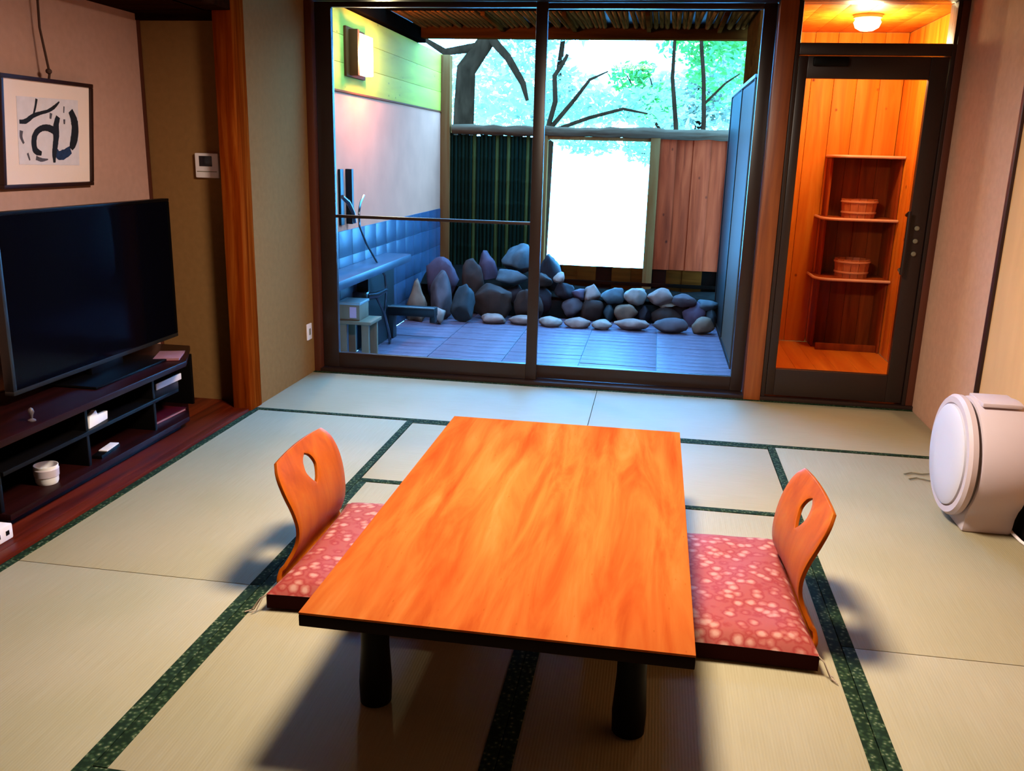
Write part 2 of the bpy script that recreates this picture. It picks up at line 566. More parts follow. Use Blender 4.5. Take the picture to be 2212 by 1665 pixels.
# right wall: plaster, then sliding paper doors
sbox('wall_right', 'plaster_right_lit', 'plaster wall beside the glazed door', (XR, XR + 0.18, -0.905, 0.14, -0.03, ZC))
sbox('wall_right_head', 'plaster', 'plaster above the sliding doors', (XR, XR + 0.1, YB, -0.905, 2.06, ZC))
sbox('trim_5', 'dark_trim', 'dark lintel over the sliding doors', (XR - 0.012, XR + 0.1, YB, -0.905, 2.0, 2.06))
sbox('trim_6', 'dark_trim', 'low dark strip along the right wall', (XR - 0.004, XR + 0.1, YB, -0.905, -0.03, 0.012))
for i in range(5):
    y1 = -0.905 - i * 1.15
    y0 = y1 - 1.15
    d = sempty('door_%d' % (i + 2), 'paper covered sliding door with dark edges')
    MB().box(XR + 0.004, XR + 0.04, y0 + 0.02, y1 - 0.02, 0.03, 1.985).build('panel', 'fusuma_paper', d)
    for a in ((y0, y0 + 0.022, 0.012, 2.0), (y1 - 0.034, y1, 0.012, 2.0), (y0 + 0.022, y1 - 0.022, 0.012, 0.034), (y0 + 0.022, y1 - 0.022, 1.978, 2.0)):
        MB().box(XR - 0.010, XR + 0.045, a[0], a[1], a[2], a[3], bev=0.002).build('edge_frame', 'dark_trim', d)

# ---- window wall: head, jambs, sliding window
sbox('wall_window', 'plaster', 'plaster above the window', (XL - 0.1, XR + 0.2, YW, YW + 0.12, 2.29, ZC))
sbox('trim_7', 'frame_brown', 'dark head rail over window and door', (XL, XR, YW - 0.02, YW + 0.13, 2.195, 2.29), bev=0.004)
sbox('trim_8', 'frame_red', 'reddish jamb strip left of the window', (XL, XL + 0.045, YW - 0.02, YW + 0.13, -0.03, 2.195), bev=0.003)
sbox('trim_9', 'jamb_wood', 'light orange brown post between window and glazed door', (0.862, 0.958, YW - 0.03, YW + 0.13, -0.03, 2.195), bev=0.004)
sbox('trim_10', 'frame_brown', 'low dark sill under window and door', (XL + 0.04, XR, -0.004, YW + 0.13, -0.03, 0.022), bev=0.003)
sbox('trim_11', 'frame_red', 'thin reddish strip right of the glazed door', (1.775, XR, YW - 0.01, YW + 0.13, 0.022, 2.195), bev=0.003)

win = sempty('window_1', 'sliding glass window with dark brown frames')


def sash(x0, x1, y0, y1, z0, z1, sl, sr, rb, rtp, bar=None):
    for a in ((x0, x0 + sl, z0, z1), (x1 - sr, x1, z0, z1)):
        MB().box(a[0], a[1], y0, y1, a[2], a[3], bev=0.004).build('window_stile', 'frame_brown', win)
    MB().box(x0 + sl, x1 - sr, y0, y1, z0, z0 + rb, bev=0.004).build('window_rail', 'frame_brown', win)
    MB().box(x0 + sl, x1 - sr, y0, y1, z1 - rtp, z1, bev=0.004).build('window_rail', 'frame_brown', win)
    ym = (y0 + y1) / 2
    MB().box(x0 + sl, x1 - sr, ym - 0.003, ym + 0.003, z0 + rb, z1 - rtp).build('window_pane', 'glass', win)
    if bar:
        MB().box(x0 + sl, x1 - sr, y0 + 0.006, y1 - 0.006, bar - 0.009, bar + 0.009, bev=0.002).build('glazing_bar', 'frame_brown', win)


sash(XL + 0.047, -0.385, 0.045, 0.08, 0.024, 2.193, 0.10, 0.066, 0.095, 0.03, bar=0.972)
sash(-0.455, 0.860, 0.088, 0.123, 0.024, 2.193, 0.062, 0.072, 0.085, 0.03)

# ---- glazed door to the washroom
door = sempty('door_1', 'dark framed glazed door to the washroom')
MB().box(0.960, 0.985, YW - 0.01, YW + 0.12, 0.022, 2.193, bev=0.003).build('jamb', 'frame_brown', door)
MB().box(1.755, 1.774, YW - 0.01, YW + 0.12, 0.022, 2.193, bev=0.003).build('jamb', 'frame_brown', door)
MB().box(0.985, 1.755, YW - 0.012, YW + 0.12, 1.925, 1.985, bev=0.004).build('transom_bar', 'frame_brown', door)
MB().box(0.985, 1.755, YW + 0.05, YW + 0.056, 1.985, 2.193).build('transom_pane', 'glass', door)
MB().box(0.988, 1.035, 0.02, 0.06, 0.03, 1.92, bev=0.004).build('door_stile', 'frame_brown', door)
rs = MB().box(1.662, 1.752, 0.02, 0.06, 0.03, 1.92, bev=0.004).build('door_stile', 'frame_brown', door)
MB().box(1.035, 1.662, 0.02, 0.06, 0.03, 0.190, bev=0.004).build('door_rail', 'frame_brown', door)
MB().box(1.035, 1.662, 0.02, 0.06, 1.806, 1.92, bev=0.004).build('door_rail', 'frame_brown', door)
MB().box(1.035, 1.662, 0.037, 0.043, 0.190, 1.806).build('door_pane', 'glass', door)
MB().box(1.06, 1.24, -0.02, 0.02, 1.868, 1.912, bev=0.006).build('door_closer', 'tv_black', door)
hd = MB().tube([(1.645, 0.02, 1.10), (1.645, -0.03, 1.12), (1.645, -0.035, 0.95), (1.645, -0.03, 0.78), (1.645, 0.02, 0.80)], 0.011).build('door_handle', 'frame_brown', door)
for z in (1.03, 0.96, 0.89):
    MB().lathe([(0.013, 0.018), (0.013, 0.008), (0.009, 0.004)], (1.705, 0, z), 'y', 16).build('lock_button', 'wire_grey', rs)

# ================================================================== WASHROOM
WX0, WX1, WY1, WZ0, WZ1 = 1.005, 1.955, 1.76, 0.025, 2.26
ww = sempty('wall_washroom_back', 'orange cypress board wall at the back of the washroom')
nb = 6
for i in range(nb):
    a = WX0 + (WX1 - WX0) * i / nb
    b = WX0 + (WX1 - WX0) * (i + 1) / nb
    MB().box(a + 0.001, b - 0.001, WY1, WY1 + 0.03, WZ0, WZ1, bev=0.004).build('wall_board', 'cypress', ww)
ww = sempty('wall_washroom_right', 'orange cypress board wall right of the corner shelf')
for i in range(9):
    a = 0.14 + (WY1 - 0.14) * i / 9
    b = 0.14 + (WY1 - 0.14) * (i + 1) / 9
    MB().box(WX1, WX1 + 0.03, a + 0.001, b - 0.001, WZ0, WZ1, bev=0.004).build('wall_board', 'cypress', ww)
ww = sempty('wall_washroom_left', 'orange cypress board wall left inside the washroom')
for i in range(9):
    a = 0.15 + (WY1 - 0.15) * i / 9
    b = 0.15 + (WY1 - 0.15) * (i + 1) / 9
    MB().box(WX0 - 0.03, WX0, a + 0.001, b - 0.001, WZ0, WZ1, bev=0.004).build('wall_board', 'cypress', ww)
sbox('wall_washroom_outer', 'eave_wood', 'brown board wall of the washroom facing the patio', (0.955, WX0 - 0.03, 0.15, WY1 + 1.34, -0.2, 2.5))
sbox('wall_washroom_outer_back', 'eave_wood', 'outer back wall of the washroom', (WX0 - 0.03, WX1 + 0.1, WY1 + 0.04, WY1 + 0.08, -0.2, 2.5))
sbox('wall_washroom_outer_right', 'eave_wood', 'outer right wall of the washroom', (WX1 + 0.035, WX1 + 0.07, 0.14, WY1 + 0.04, -0.2, 2.5))
wf = sempty('floor_washroom', 'orange wooden floor of the washroom')
for i in range(7):
    a = WX0 + (WX1 - WX0) * i / 7
    b = WX0 + (WX1 - WX0) * (i + 1) / 7
    MB().box(a, b - 0.001, 0.152, WY1, -0.02, WZ0, bev=0.002).build('floor_board', 'cypress_floor', wf)
wc = sempty('ceiling_washroom', 'orange board ceiling of the washroom')
for i in range(6):
    a = WX0 + (WX1 - WX0) * i / 6
    b = WX0 + (WX1 - WX0) * (i + 1) / 6
    MB().box(a, b - 0.001, 0.14, WY1, WZ1, WZ1 + 0.02, bev=0.002).build('ceiling_board', 'cypress', wc)
t = thing('ceiling_lamp', 'round glowing ceiling lamp in the washroom', 'lamp', (1.50, 0.95, WZ1))
MB().lathe([(0.085, 0), (0.085, -0.02), (0.07, -0.025)], (0, 0, 0), 'z', 32).build('lamp_base', 'white_plastic', t)
MB().lathe([(0.07, -0.022), (0.082, -0.045), (0.07, -0.075), (0.04, -0.092), (0.001, -0.097)], (0, 0, 0), 'z', 32).build('lamp_globe', 'globe_glow', t)
ld = bpy.data.lights.new('washroom_bulb', 'POINT')
ld.energy = WASH_W
ld.color = (1.0, 0.77, 0.40)
ld.shadow_soft_size = 0.08
lo = bpy.data.objects.new('washroom_bulb', ld)
COL.objects.link(lo)
lo.parent = t
lo.location = (0, 0, -0.19)

# corner shelf
t = thing('corner_shelf', 'reddish brown corner shelf tower with curved pale edged shelves', 'shelf', (0, 0, WZ0))
sx0, sx1, sy0, sy1 = 1.51, WX1 - 0.004, 1.42, WY1 - 0.004
TZ = 1.395
for i in range(4):
    a = sx0 + (sx1 - sx0) * i / 4
    MB().box(a, a + (sx1 - sx0) / 4 - 0.002, sy1 - 0.016, sy1, 0.0, TZ - 0.02, bev=0.002).build('back_board', 'shelf_wood', t)
MB().box(sx0 - 0.016, sx0, sy1 - 0.17, sy1, 0.0, TZ - 0.02, bev=0.002).build('side_panel', 'shelf_wood', t)
MB().box(sx1 - 0.014, sx1, sy0 + 0.03, sy1 - 0.016, 0.0, TZ - 0.02, bev=0.002).build('side_panel', 'shelf_wood', t)


def shelf_outline(x0, x1, y0, y1, r):
    pts = [(x1, y1), (x0, y1)]
    for k in range(9):
        a = PI + (PI / 2) * k / 8
        pts.append((x0 + r + r * math.cos(a), y0 + r + r * math.sin(a)))
    pts.append((x1, y0))
    return pts


for z, ex in ((TZ, 0.0), (0.965, 0.035), (0.54, 0.045)):
    o = MB().prism(shelf_outline(sx0 - 0.02 - ex, sx1, sy0 - ex * 0.6, sy1, 0.11), (z - 0.018, z), 'z', 0.003).build('shelf_board', 'shelf_wood', t)
    e = MB()
    pp = shelf_outline(sx0 - 0.02 - ex, sx1, sy0 - ex * 0.6, sy1, 0.11)[1:]
    e.tube([(p[0], p[1], z - 0.008) for p in pp], 0.0105, 8)
    e.build('shelf_edging', 'shelf_edge', o)
MB().box(sx0, sx1 - 0.016, sy0 + 0.06, sy0 + 0.085, 0.0, 0.05, bev=0.003).build('plinth', 'shelf_wood', t)


def bucket(z, label):
    b = thing('wooden_bucket', label, 'bucket', (1.715, 1.565, WZ0 + z))
    n = 14
    for k in range(n):
        a0, a1 = 2 * PI * k / n, 2 * PI * (k + 1) / n - 0.03
        q = []
        for (r, zz) in ((0.112, 0.0), (0.125, 0.13)):
            for rr in (r, r - 0.012):
                for a in (a0, a1):
                    q.append((rr * math.cos(a), rr * math.sin(a), zz))
        bm = bmesh.new()
        vs = [bm.verts.new(p) for p in q]
        for f in ((0, 1, 5, 4), (2, 6, 7, 3), (0, 4, 6, 2), (1, 3, 7, 5), (4, 5, 7, 6), (0, 2, 3, 1)):
            bm.faces.new([vs[i] for i in f])
        bmesh.ops.recalc_face_normals(bm, faces=bm.faces[:])
        mb = MB()
        mb.bm.free()
        mb.bm = bm
        mb.build('stave', 'bucket_wood', b)
    MB().lathe([(0.104, 0.012), (0.104, 0.022)], (0, 0, 0), 'z', 28).build('bucket_base', 'bucket_wood', b)
    for r, zz in ((0.116, 0.03), (0.1235, 0.105)):
        MB().lathe([(r, zz), (r + 0.004, zz + 0.002), (r + 0.004, zz + 0.012), (r, zz + 0.014)], (0, 0, 0), 'z', 36, caps=False).build('hoop', 'hoop', b)


bucket(0.965, 'round wooden bucket on the upper shelf of the corner tower')
bucket(0.54, 'round wooden bucket on the lower shelf of the corner tower')
t = thing('folded_towel', 'small white folded cloth on the washroom floor by the board wall', 'towel', (1.075, 1.12, WZ0))
MB().box(-0.045, 0.045, -0.06, 0.06, 0.0, 0.022, bev=0.009).box(-0.04, 0.042, -0.055, 0.055, 0.0225, 0.043, bev=0.009).build('cloth_fold', 'white_paper', t)

# ================================================================== CEILING LIGHT OF THE ROOM
t = thing('pendant_light', 'round pendant light hanging over the low table', 'lamp', (0.0, -2.5, ZC))
MB().lathe([(0.06, 0.0), (0.06, -0.02), (0.02, -0.035)], (0, 0, 0), 'z', 32).build('ceiling_rose', 'white_plastic', t)
MB().tube([(0, 0, -0.03), (0, 0, -0.34)], 0.006, 8).build('cord', 'stand_black', t)
MB().lathe([(0.03, -0.33), (0.10, -0.345), (0.34, -0.40), (0.36, -0.44), (0.345, -0.44), (0.33, -0.41), (0.05, -0.36)], (0, 0, 0), 'z', 48).build('lamp_shade', 'white_plastic', t)
MB().lathe([(0.325, -0.415), (0.30, -0.43), (0.001, -0.432)], (0, 0, 0), 'z', 48).build('diffuser', 'lamp_glow', t)
ld = bpy.data.lights.new('room_light', 'AREA')
ld.shape = 'DISK'
ld.size = 0.5
ld.energy = LAMP_W
ld.color = (1.0, 0.87, 0.70)
lo = bpy.data.objects.new('room_light', ld)
COL.objects.link(lo)
lo.parent = t
lo.location = (0, 0, -0.445)

# ================================================================== LOW TABLE
TX0, TX1, TY0, TY1, TH = -0.482, 0.432, -3.44, -1.80, 0.322
t = thing('low_table', 'low wooden table with orange grained top and dark legs', 'table', ((TX0 + TX1) / 2, (TY0 + TY1) / 2, 0))
hx, hy = (TX1 - TX0) / 2, (TY1 - TY0) / 2
MB().box(-hx, hx, -hy, hy, TH - 0.006, TH, bev=0.002).build('tabletop', 'table_wood', t)
MB().box(-hx, hx, -hy, hy, TH - 0.036, TH - 0.006, bev=0.003).build('top_edge', 'table_edge', t)
for a in ((-hx + 0.09, hx - 0.09, -hy + 0.11, -hy + 0.13), (-hx + 0.09, hx - 0.09, hy - 0.13, hy - 0.11),
          (-hx + 0.07, -hx + 0.09, -hy + 0.13, hy - 0.13), (hx - 0.09, hx - 0.07, -hy + 0.13, hy - 0.13)):
    MB().box(a[0], a[1], a[2], a[3], TH - 0.085, TH - 0.036, bev=0.003).build('apron', 'table_edge', t)
for sx in (-1, 1):
    for sy in (-1, 1):
        cx, cy = sx * (hx - 0.135), sy * (hy - 0.155)
        MB().lathe([(0.030, 0), (0.040, 0.006), (0.042, 0.06), (0.036, 0.16), (0.036, TH - 0.09), (0.044, TH - 0.086), (0.044, TH - 0.036)], (cx, cy, 0), 'z', 24).build('leg', 'table_leg', t)


# ================================================================== FLOOR CHAIRS AND CUSHIONS
def interp(tab, z):
    for (z0, *a), (z1, *b) in zip(tab, tab[1:]):
        if z <= z1:
            k = (z - z0) / (z1 - z0)
            k = k * k * (3 - 2 * k) if False else k
            return [p + (q - p) * k for p, q in zip(a, b)]
    return list(tab[-1][1:])


def smooth_tab(tab, it=2):
    for _ in range(it):
        n = [tab[0]]
        for a, b in zip(tab, tab[1:]):
            n.append(tuple(p * .75 + q * .25 for p, q in zip(a, b)))
            n.append(tuple(p * .25 + q * .75 for p, q in zip(a, b)))
        n.append(tab[-1])
        tab = n
    return tab


def zaisu(loc, rz, label):
    """bent plywood legless chair; local +x is forward"""
    t = thing('floor_chair', label, 'chair', loc, rz, 'legless floor chairs at the low table')
    # arc table: (s along board, x, z, halfwidth)
    base = [(0, 0.40, 0.012, 0.20), (1, 0.20, 0.012, 0.25), (2, 0.03, 0.013, 0.28), (3, -0.035, 0.03, 0.285), (4, -0.035, 0.075, 0.262),
            (5, 0.0, 0.135, 0.222), (6, 0.008, 0.192, 0.212), (7, -0.004, 0.258, 0.225), (8, -0.026, 0.318, 0.238), (9, -0.052, 0.375, 0.228), (10, -0.07, 0.407, 0.19)]
    rows = smooth_tab(base, 2)
    # add finer rows by linear split
    fine = []
    for a, b in zip(rows, rows[1:]):
        fine.append(a)
        fine.append(tuple((p + q) / 2 for p, q in zip(a, b)))
    fine.append(rows[-1])
    hz, hh, hw = 0.326, 0.047, 0.046

    def hole(z, s):
        if s < 5 or abs(z - hz) >= hh:
            return 0.0
        k = (z - hz) / hh
        return hw * math.sqrt(max(0, 1 - k * k)) * (1.0 if k > 0 else (1 + 0.45 * k))
    NC = 6
    bm = bmesh.new()
    for sgn in (-1, 1):
        grid = []
        for i, (s, x, z, w_) in enumerate(fine):
            h = hole(z, s)
            row = []
            for k in range(NC + 1):
                y = h + (w_ - h) * k / NC
                zz = z
                if s > 9.2:      # gently arched top edge
                    zz = z + 0.012 * (s - 9.2) * (1 - (y / w_) ** 2)
                row.append(bm.verts.new((x - 0.05 * 0 + 0.10 * (y * y) * (1 if s > 4 else 0), sgn * y, zz)))
            grid.append(row)
        for i in range(len(grid) - 1):
            for k in range(NC):
                q = (grid[i][k], grid[i][k + 1], grid[i + 1][k + 1], grid[i + 1][k])
                bm.faces.new(q if sgn > 0 else q[::-1])
    bmesh.ops.remove_doubles(bm, verts=bm.verts[:], dist=1e-5)
    bmesh.ops.dissolve_degenerate(bm, edges=bm.edges[:], dist=1e-6)
    bmesh.ops.recalc_face_normals(bm, faces=bm.faces[:])
    backs = [f for f in bm.faces if f.calc_center_median().x < 0.02 and f.calc_center_median().z > 0.02]
    # split seat and back into two parts of one bent board
    bb = bm.copy()
    bmesh.ops.delete(bb, geom=[f for f in bb.faces if f.calc_center_median().z < 0.0135 and f.calc_center_median().x > 0.01], context='FACES')
    bs2 = bm.copy()
    bmesh.ops.delete(bs2, geom=[f for f in bs2.faces if not (f.calc_center_median().z < 0.0135 and f.calc_center_median().x > 0.01)], context='FACES')
    bm.free()
    for nm, b in (('backrest', bb), ('seat', bs2)):
        mb = MB()
        mb.bm.free()
        mb.bm = b
        o = mb.build(nm, 'zaisu_wood', t)
        sd = o.modifiers.new('thick', 'SOLIDIFY')
        sd.thickness = 0.012
        sd.offset = 0
        bv = o.modifiers.new('bevel', 'BEVEL')
        bv.width = 0.003
        bv.segments = 2
        bv.limit_method = 'ANGLE'
        bv.angle_limit = math.radians(50)
    return t


zaisu((-0.785, -2.53, 0.0), 0.0, 'orange plywood floor chair standing nearer the television')
zaisu((0.762, -2.57, 0.0), PI + math.radians(3), 'orange plywood floor chair standing nearer the white heater')


def zabuton(loc, rz, w_, d_, label):
    t = thing('floor_cushion', label, 'cushion', loc, rz, 'red brocade cushions on the floor chairs')
    N = 28
    rnd = random.Random(int(abs(loc[0] * 100)))
    bm = bmesh.new()
    for side in (1, -1):
        g = []
        for i in range(N + 1):
            row = []
            for j in range(N + 1):
                u, v = -1 + 2 * i / N, -1 + 2 * j / N
                th = (1 - abs(u) ** 9) * (1 - abs(v) ** 9)
                wob = noise.noise(Vector((u * 2.2 + loc[0] * 9, v * 2.2, side))) * 0.006 * th
                if side > 0:
                    z = 0.034 + 0.032 * th ** 0.45 + wob * 1.5
                else:
                    z = -0.012 + 0.0135 * th ** 0.3
                # pulled-in sides between the corners
                xx = u * w_ / 2 * (1 - 0.035 * (1 - v * v))
                yy = v * d_ / 2 * (1 - 0.035 * (1 - u * u))
                row.append(bm.verts.new((xx, yy, z)))
            g.append(row)
        for i in range(N):
            for j in range(N):
                q = (g[i][j], g[i + 1][j], g[i + 1][j + 1], g[i][j + 1])
                bm.faces.new(q if side > 0 else q[::-1])
        if side == 1:
            top = g
        else:
            for i in range(N):
                bm.faces.new((top[i][0], g[i][0], g[i + 1][0], top[i + 1][0]))
                bm.faces.new((top[i + 1][N], g[i + 1][N], g[i][N], top[i][N]))
                bm.faces.new((top[0][i + 1], g[0][i + 1], g[0][i], top[0][i]))
                bm.faces.new((top[N][i], g[N][i], g[N][i + 1], top[N][i + 1]))
    bmesh.ops.recalc_face_normals(bm, faces=bm.faces[:])
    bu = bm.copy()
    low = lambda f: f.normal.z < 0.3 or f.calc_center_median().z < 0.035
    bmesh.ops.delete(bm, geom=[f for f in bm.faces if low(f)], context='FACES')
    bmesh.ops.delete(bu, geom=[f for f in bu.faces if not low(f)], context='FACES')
    for b_, nm, mt_ in ((bm, 'cushion_top', 'zabuton_cloth'), (bu, 'cushion_shaded_underside', 'zabuton_shade')):
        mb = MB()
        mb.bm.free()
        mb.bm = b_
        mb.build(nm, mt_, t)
    for sx in (-1, 1):
        for sy in (-1, 1):
            m = MB()
            cx, cy = sx * w_ / 2, sy * d_ / 2
            for k in range(4):
                a = rnd.uniform(-0.5, 0.5)
                dx = sx * math.cos(a) - sy * math.sin(a) * 0.6
                dy = sy * math.cos(a) + sx * math.sin(a) * 0.6
                l_ = rnd.uniform(0.045, 0.075)
                m.tube([(cx * 0.99, cy * 0.99, 0.034), (cx + dx * 0.2 * l_, cy + dy * 0.2 * l_, 0.024), (cx + dx * 0.5 * l_, cy + dy * 0.5 * l_, 0.004 - loc[2] + 0.004),
                        (cx + dx * 0.72 * l_, cy + dy * 0.72 * l_, 0.0045 - loc[2])], 0.0017, 5)
            m.build('tassel', 'thread', t)


zabuton((-0.49, -2.535, 0.0185), 0.0, 0.65, 0.74, 'red patterned cushion on the floor chair nearer the television')
zabuton((0.475, -2.55, 0.0185), 0.02, 0.65, 0.76, 'red patterned cushion on the floor chair nearer the white heater')

# ================================================================== HEATER AND THINGS BESIDE IT
t = thing('panel_heater', 'white round drum shaped heater standing on the tatami', 'heater', (1.60, -1.66, 0.0))
R0, cz = 0.235, 0.270
pts = [(-0.135, 0.0), (0.135, 0.0), (0.142, 0.03), (0.150, 0.07)]
a0 = math.radians(-44)
for k in range(33):
    a = a0 + (PI - 2 * a0) * k / 32
    pts.append((R0 * math.cos(a), cz + R0 * math.sin(a)))
pts += [(-0.150, 0.07), (-0.142, 0.03)]
MB().prism(pts, (-0.072, 0.11), 'x', 0.014).build('body', 'heater_white', t)
MB().lathe([(0.222, -0.07), (0.222, -0.088)], (0, 0, cz), 'x', 64).build('shadow_gap', 'heater_grey', t)
MB().lathe([(0.20, -0.082), (0.236, -0.086), (0.238, -0.106), (0.228, -0.118), (0.205, -0.119), (0.20, -0.112)], (0, 0, cz), 'x', 64).build('front_ring', 'heater_white', t)
MB().lathe([(0.20, -0.10), (0.198, -0.124), (0.185, -0.131), (0.10, -0.136), (0.001, -0.137)], (0, 0, cz), 'x', 64).build('front_disc', 'heater_front', t)
MB().box(-0.055, 0.085, -0.10, 0.06, cz + R0 - 0.012, cz + R0 + 0.004, bev=0.004).build('top_handle', 'heater_white', t)
pw = MB().tube([(0.10, -0.10, 0.03), (0.113, -0.14, 0.012), (0.12, -0.20, 0.0075), (0.15, -0.34, 0.0075), (0.18, -0.60, 0.0075)], 0.006, 8).build('power_cord', 'white_plastic', t)
t = thing('waste_box', 'slim black box against the wall behind the white heater', 'box', (1.768, -1.80, 0.0))
MB().box(-0.036, 0.036, -0.085, 0.085, 0.0, 0.27, bev=0.004).build('box_body', 'tv_black', t)
MB().box(-0.038, 0.038, -0.087, 0.087, 0.27, 0.288, bev=0.004).build('box_lid', 'stand_black', t)
c = MB()
c.tube([(1.475, -1.17, 0.0065), (1.51, -1.145, 0.0065), (1.555, -1.155, 0.0065), (1.60, -1.135, 0.0065), (1.66, -1.15, 0.0065), (1.78, -1.11, 0.0065)], 0.0035, 6)
tag(c.build('floor_cable', 'wire_grey'), 'thin pale cable lying on the tatami behind the heater', 'cable')
c = MB()
c.tube([(1.48, -1.235, 0.0065), (1.52, -1.21, 0.0065), (1.57, -1.235, 0.0065), (1.62, -1.25, 0.0065), (1.70, -1.24, 0.0065)], 0.0035, 6)
tag(c.build('floor_cable', 'wire_grey'), 'thin pale cable on the tatami running under the heater front', 'cable')

# ================================================================== ALCOVE: TV, STAND, PICTURE
t = thing('tv_stand', 'dark red brown low television stand with open shelves', 'stand', (0, 0, 0.013))
ST = 0.352
pts = [(-2.33, -2.62), (-1.905, -2.62), (-1.905, -1.36), (-2.06, -1.04), (-2.33, -1.04)]
MB().prism(pts, (ST - 0.028, ST), 'z', 0.005).build('top_board', 'stand_wood', t)
pts2 = [(-2.32, -2.58), (-1.93, -2.58), (-1.93, -1.32), (-2.07, -1.08), (-2.32, -1.08)]
MB().prism(pts2, (0.035, 0.06), 'z', 0.004).build('bottom_board', 'stand_wood', t)
MB().prism([(-2.30, -2.55), (-1.97, -2.55), (-1.97, -1.34), (-2.09, -1.12), (-2.30, -1.12)], (0.0, 0.035), 'z').build('plinth', 'stand_black', t)
MB().prism([(-2.32, -2.56), (-1.955, -2.56), (-1.955, -1.36), (-2.10, -1.11), (-2.32, -1.11)], (0.195, 0.212), 'z', 0.003).build('middle_shelf', 'stand_black', t)
MB().box(-2.325, -2.31, -2.58, -1.08, 0.06, ST - 0.028).build('back_board', 'stand_black', t)
for y in (-2.57, -2.06, -1.56, -1.11):
    MB().box(-2.31, -2.02 if y > -1.2 else -1.965, y - 0.009, y + 0.009, 0.06, ST - 0.028, bev=0.002).build('upright', 'stand_black', t)

TVX = -2.13
t = thing('television', 'large flat black television with thin grey bezel', 'television', (TVX, -1.64, 0.013 + ST))
z0, z1 = 0.045, 0.745
MB().box(-0.035, -0.002, -0.605, 0.605, z0 + 0.002, z1 - 0.002, bev=0.006).build('back_shell', 'tv_black', t)
MB().box(-0.006, -0.0005, -0.590, 0.590, z0 + 0.018, z1 - 0.014).build('screen', 'tv_screen', t)
for a in ((-0.61, 0.61, z0, z0 + 0.018), (-0.61, -0.590, z0 + 0.018, z1)):
    MB().box(-0.036, 0.004, a[0], a[1], a[2], a[3], bev=0.003).build('bezel', 'tv_bezel', t)
for a in ((-0.590, 0.61, z1 - 0.014, z1), (0.590, 0.61, z0 + 0.018, z1 - 0.014)):
    MB().box(-0.036, 0.004, a[0], a[1], a[2], a[3], bev=0.003).build('bezel', 'tv_black', t)
MB().box(-0.03, 0.0, -0.12, 0.12, 0.01, z0 + 0.01, bev=0.004).build('stand_neck', 'tv_black', t)
MB().box(-0.13, 0.14, -0.30, 0.30, 0.0, 0.012, bev=0.005).build('stand_foot', 'tv_black', t)

# things on the stand
t = thing('booklet', 'thin pinkish booklet on the end of the television stand top', 'booklet', (-2.02, -1.31, 0.013 + ST), math.radians(20))
MB().box(-0.06, 0.06, -0.085, 0.085, 0.0, 0.003, bev=0.001).build('back_cover', 'red_cover', t)
MB().box(-0.058, 0.058, -0.083, 0.083, 0.003, 0.010).build('pages', 'pink_edge', t)
MB().box(-0.06, 0.06, -0.085, 0.085, 0.010, 0.013, bev=0.001).build('front_cover', 'pink_edge', t)
MZ = 0.013 + 0.212
t = thing('set_top_box', 'white set top box on the middle shelf of the stand', 'set-top box', (-2.09, -1.315, MZ))
MB().box(-0.065, 0.055, -0.11, 0.11, 0.004, 0.030, bev=0.004).build('box_body', 'tv_black', t)
MB().box(0.0555, 0.062, -0.115, 0.115, 0.002, 0.033, bev=0.002).build('front_panel', 'white_plastic', t)
MB().box(-0.05, -0.03, -0.10, 0.06, 0.0305, 0.034, bev=0.001).build('top_strip', 'white_plastic', t)
for sy in (-1, 1):
    MB().box(-0.05, 0.05, sy * 0.09 - 0.01, sy * 0.09 + 0.01, 0.0, 0.0045).build('foot', 'tv_black', t)
t = thing('paper_slip', 'crumpled white paper slip standing on the middle shelf', 'paper', (-1.985, -1.965, MZ), math.radians(6))
MB().prism([(-0.075, 0.0), (0.075, 0.0), (0.08, 0.035), (0.0, 0.04), (-0.012, 0.065), (-0.065, 0.05)], (-0.012, 0.008), 'x', 0.003).build('paper_sheet', 'white_paper', t)
BZ = 0.013 + 0.06
t = thing('remote_control', 'small remote control with white top on the bottom shelf', 'remote control', (-2.0, -1.90, BZ), math.radians(8))
MB().box(-0.022, 0.022, -0.085, 0.085, 0.0, 0.016, bev=0.004).build('remote_body', 'stand_black', t)
MB().box(-0.018, 0.02, -0.03, 0.08, 0.0155, 0.020, bev=0.001).build('button_pad', 'white_plastic', t)
t = thing('paper_cup', 'white cup with pale band on the bottom shelf', 'cup', (-2.01, -2.27, BZ))
MB().lathe([(0.038, 0.0), (0.042, 0.01), (0.045, 0.075), (0.043, 0.075), (0.039, 0.012), (0.001, 0.010)], (0, 0, 0), 'z', 32).build('cup_body', 'white_paper', t)
MB().lathe([(0.0425, 0.028), (0.0452, 0.031), (0.0468, 0.060), (0.0445, 0.063)], (0, 0, 0), 'z', 32, caps=False).build('cup_band', 'heater_white', t)
t = thing('guest_folder', 'dark red guest folder with pink edge on the bottom shelf', 'folder', (-2.10, -1.385, BZ), math.radians(-2))
MB().box(-0.10, 0.10, -0.155, 0.155, 0.0, 0.004, bev=0.001).build('back_cover', 'red_cover', t)
MB().box(-0.095, 0.098, -0.15, 0.15, 0.004, 0.013).build('pages', 'pink_edge', t)
MB().box(-0.10, 0.10, -0.155, 0.155, 0.013, 0.017, bev=0.001).build('front_cover', 'red_cover', t)
t = thing('power_tap', 'white power tap at the edge of the alcove floor', 'power strip', (-1.92, -2.68, 0.0135))
MB().box(-0.035, 0.035, -0.05, 0.05, 0.0, 0.055, bev=0.006).build('tap_body', 'white_plastic', t)
for k in (-1, 1):
    MB().box(0.0345, 0.0365, k * 0.022 - 0.008, k * 0.022 + 0.008, 0.02, 0.036).build('socket', 'stand_black', t)
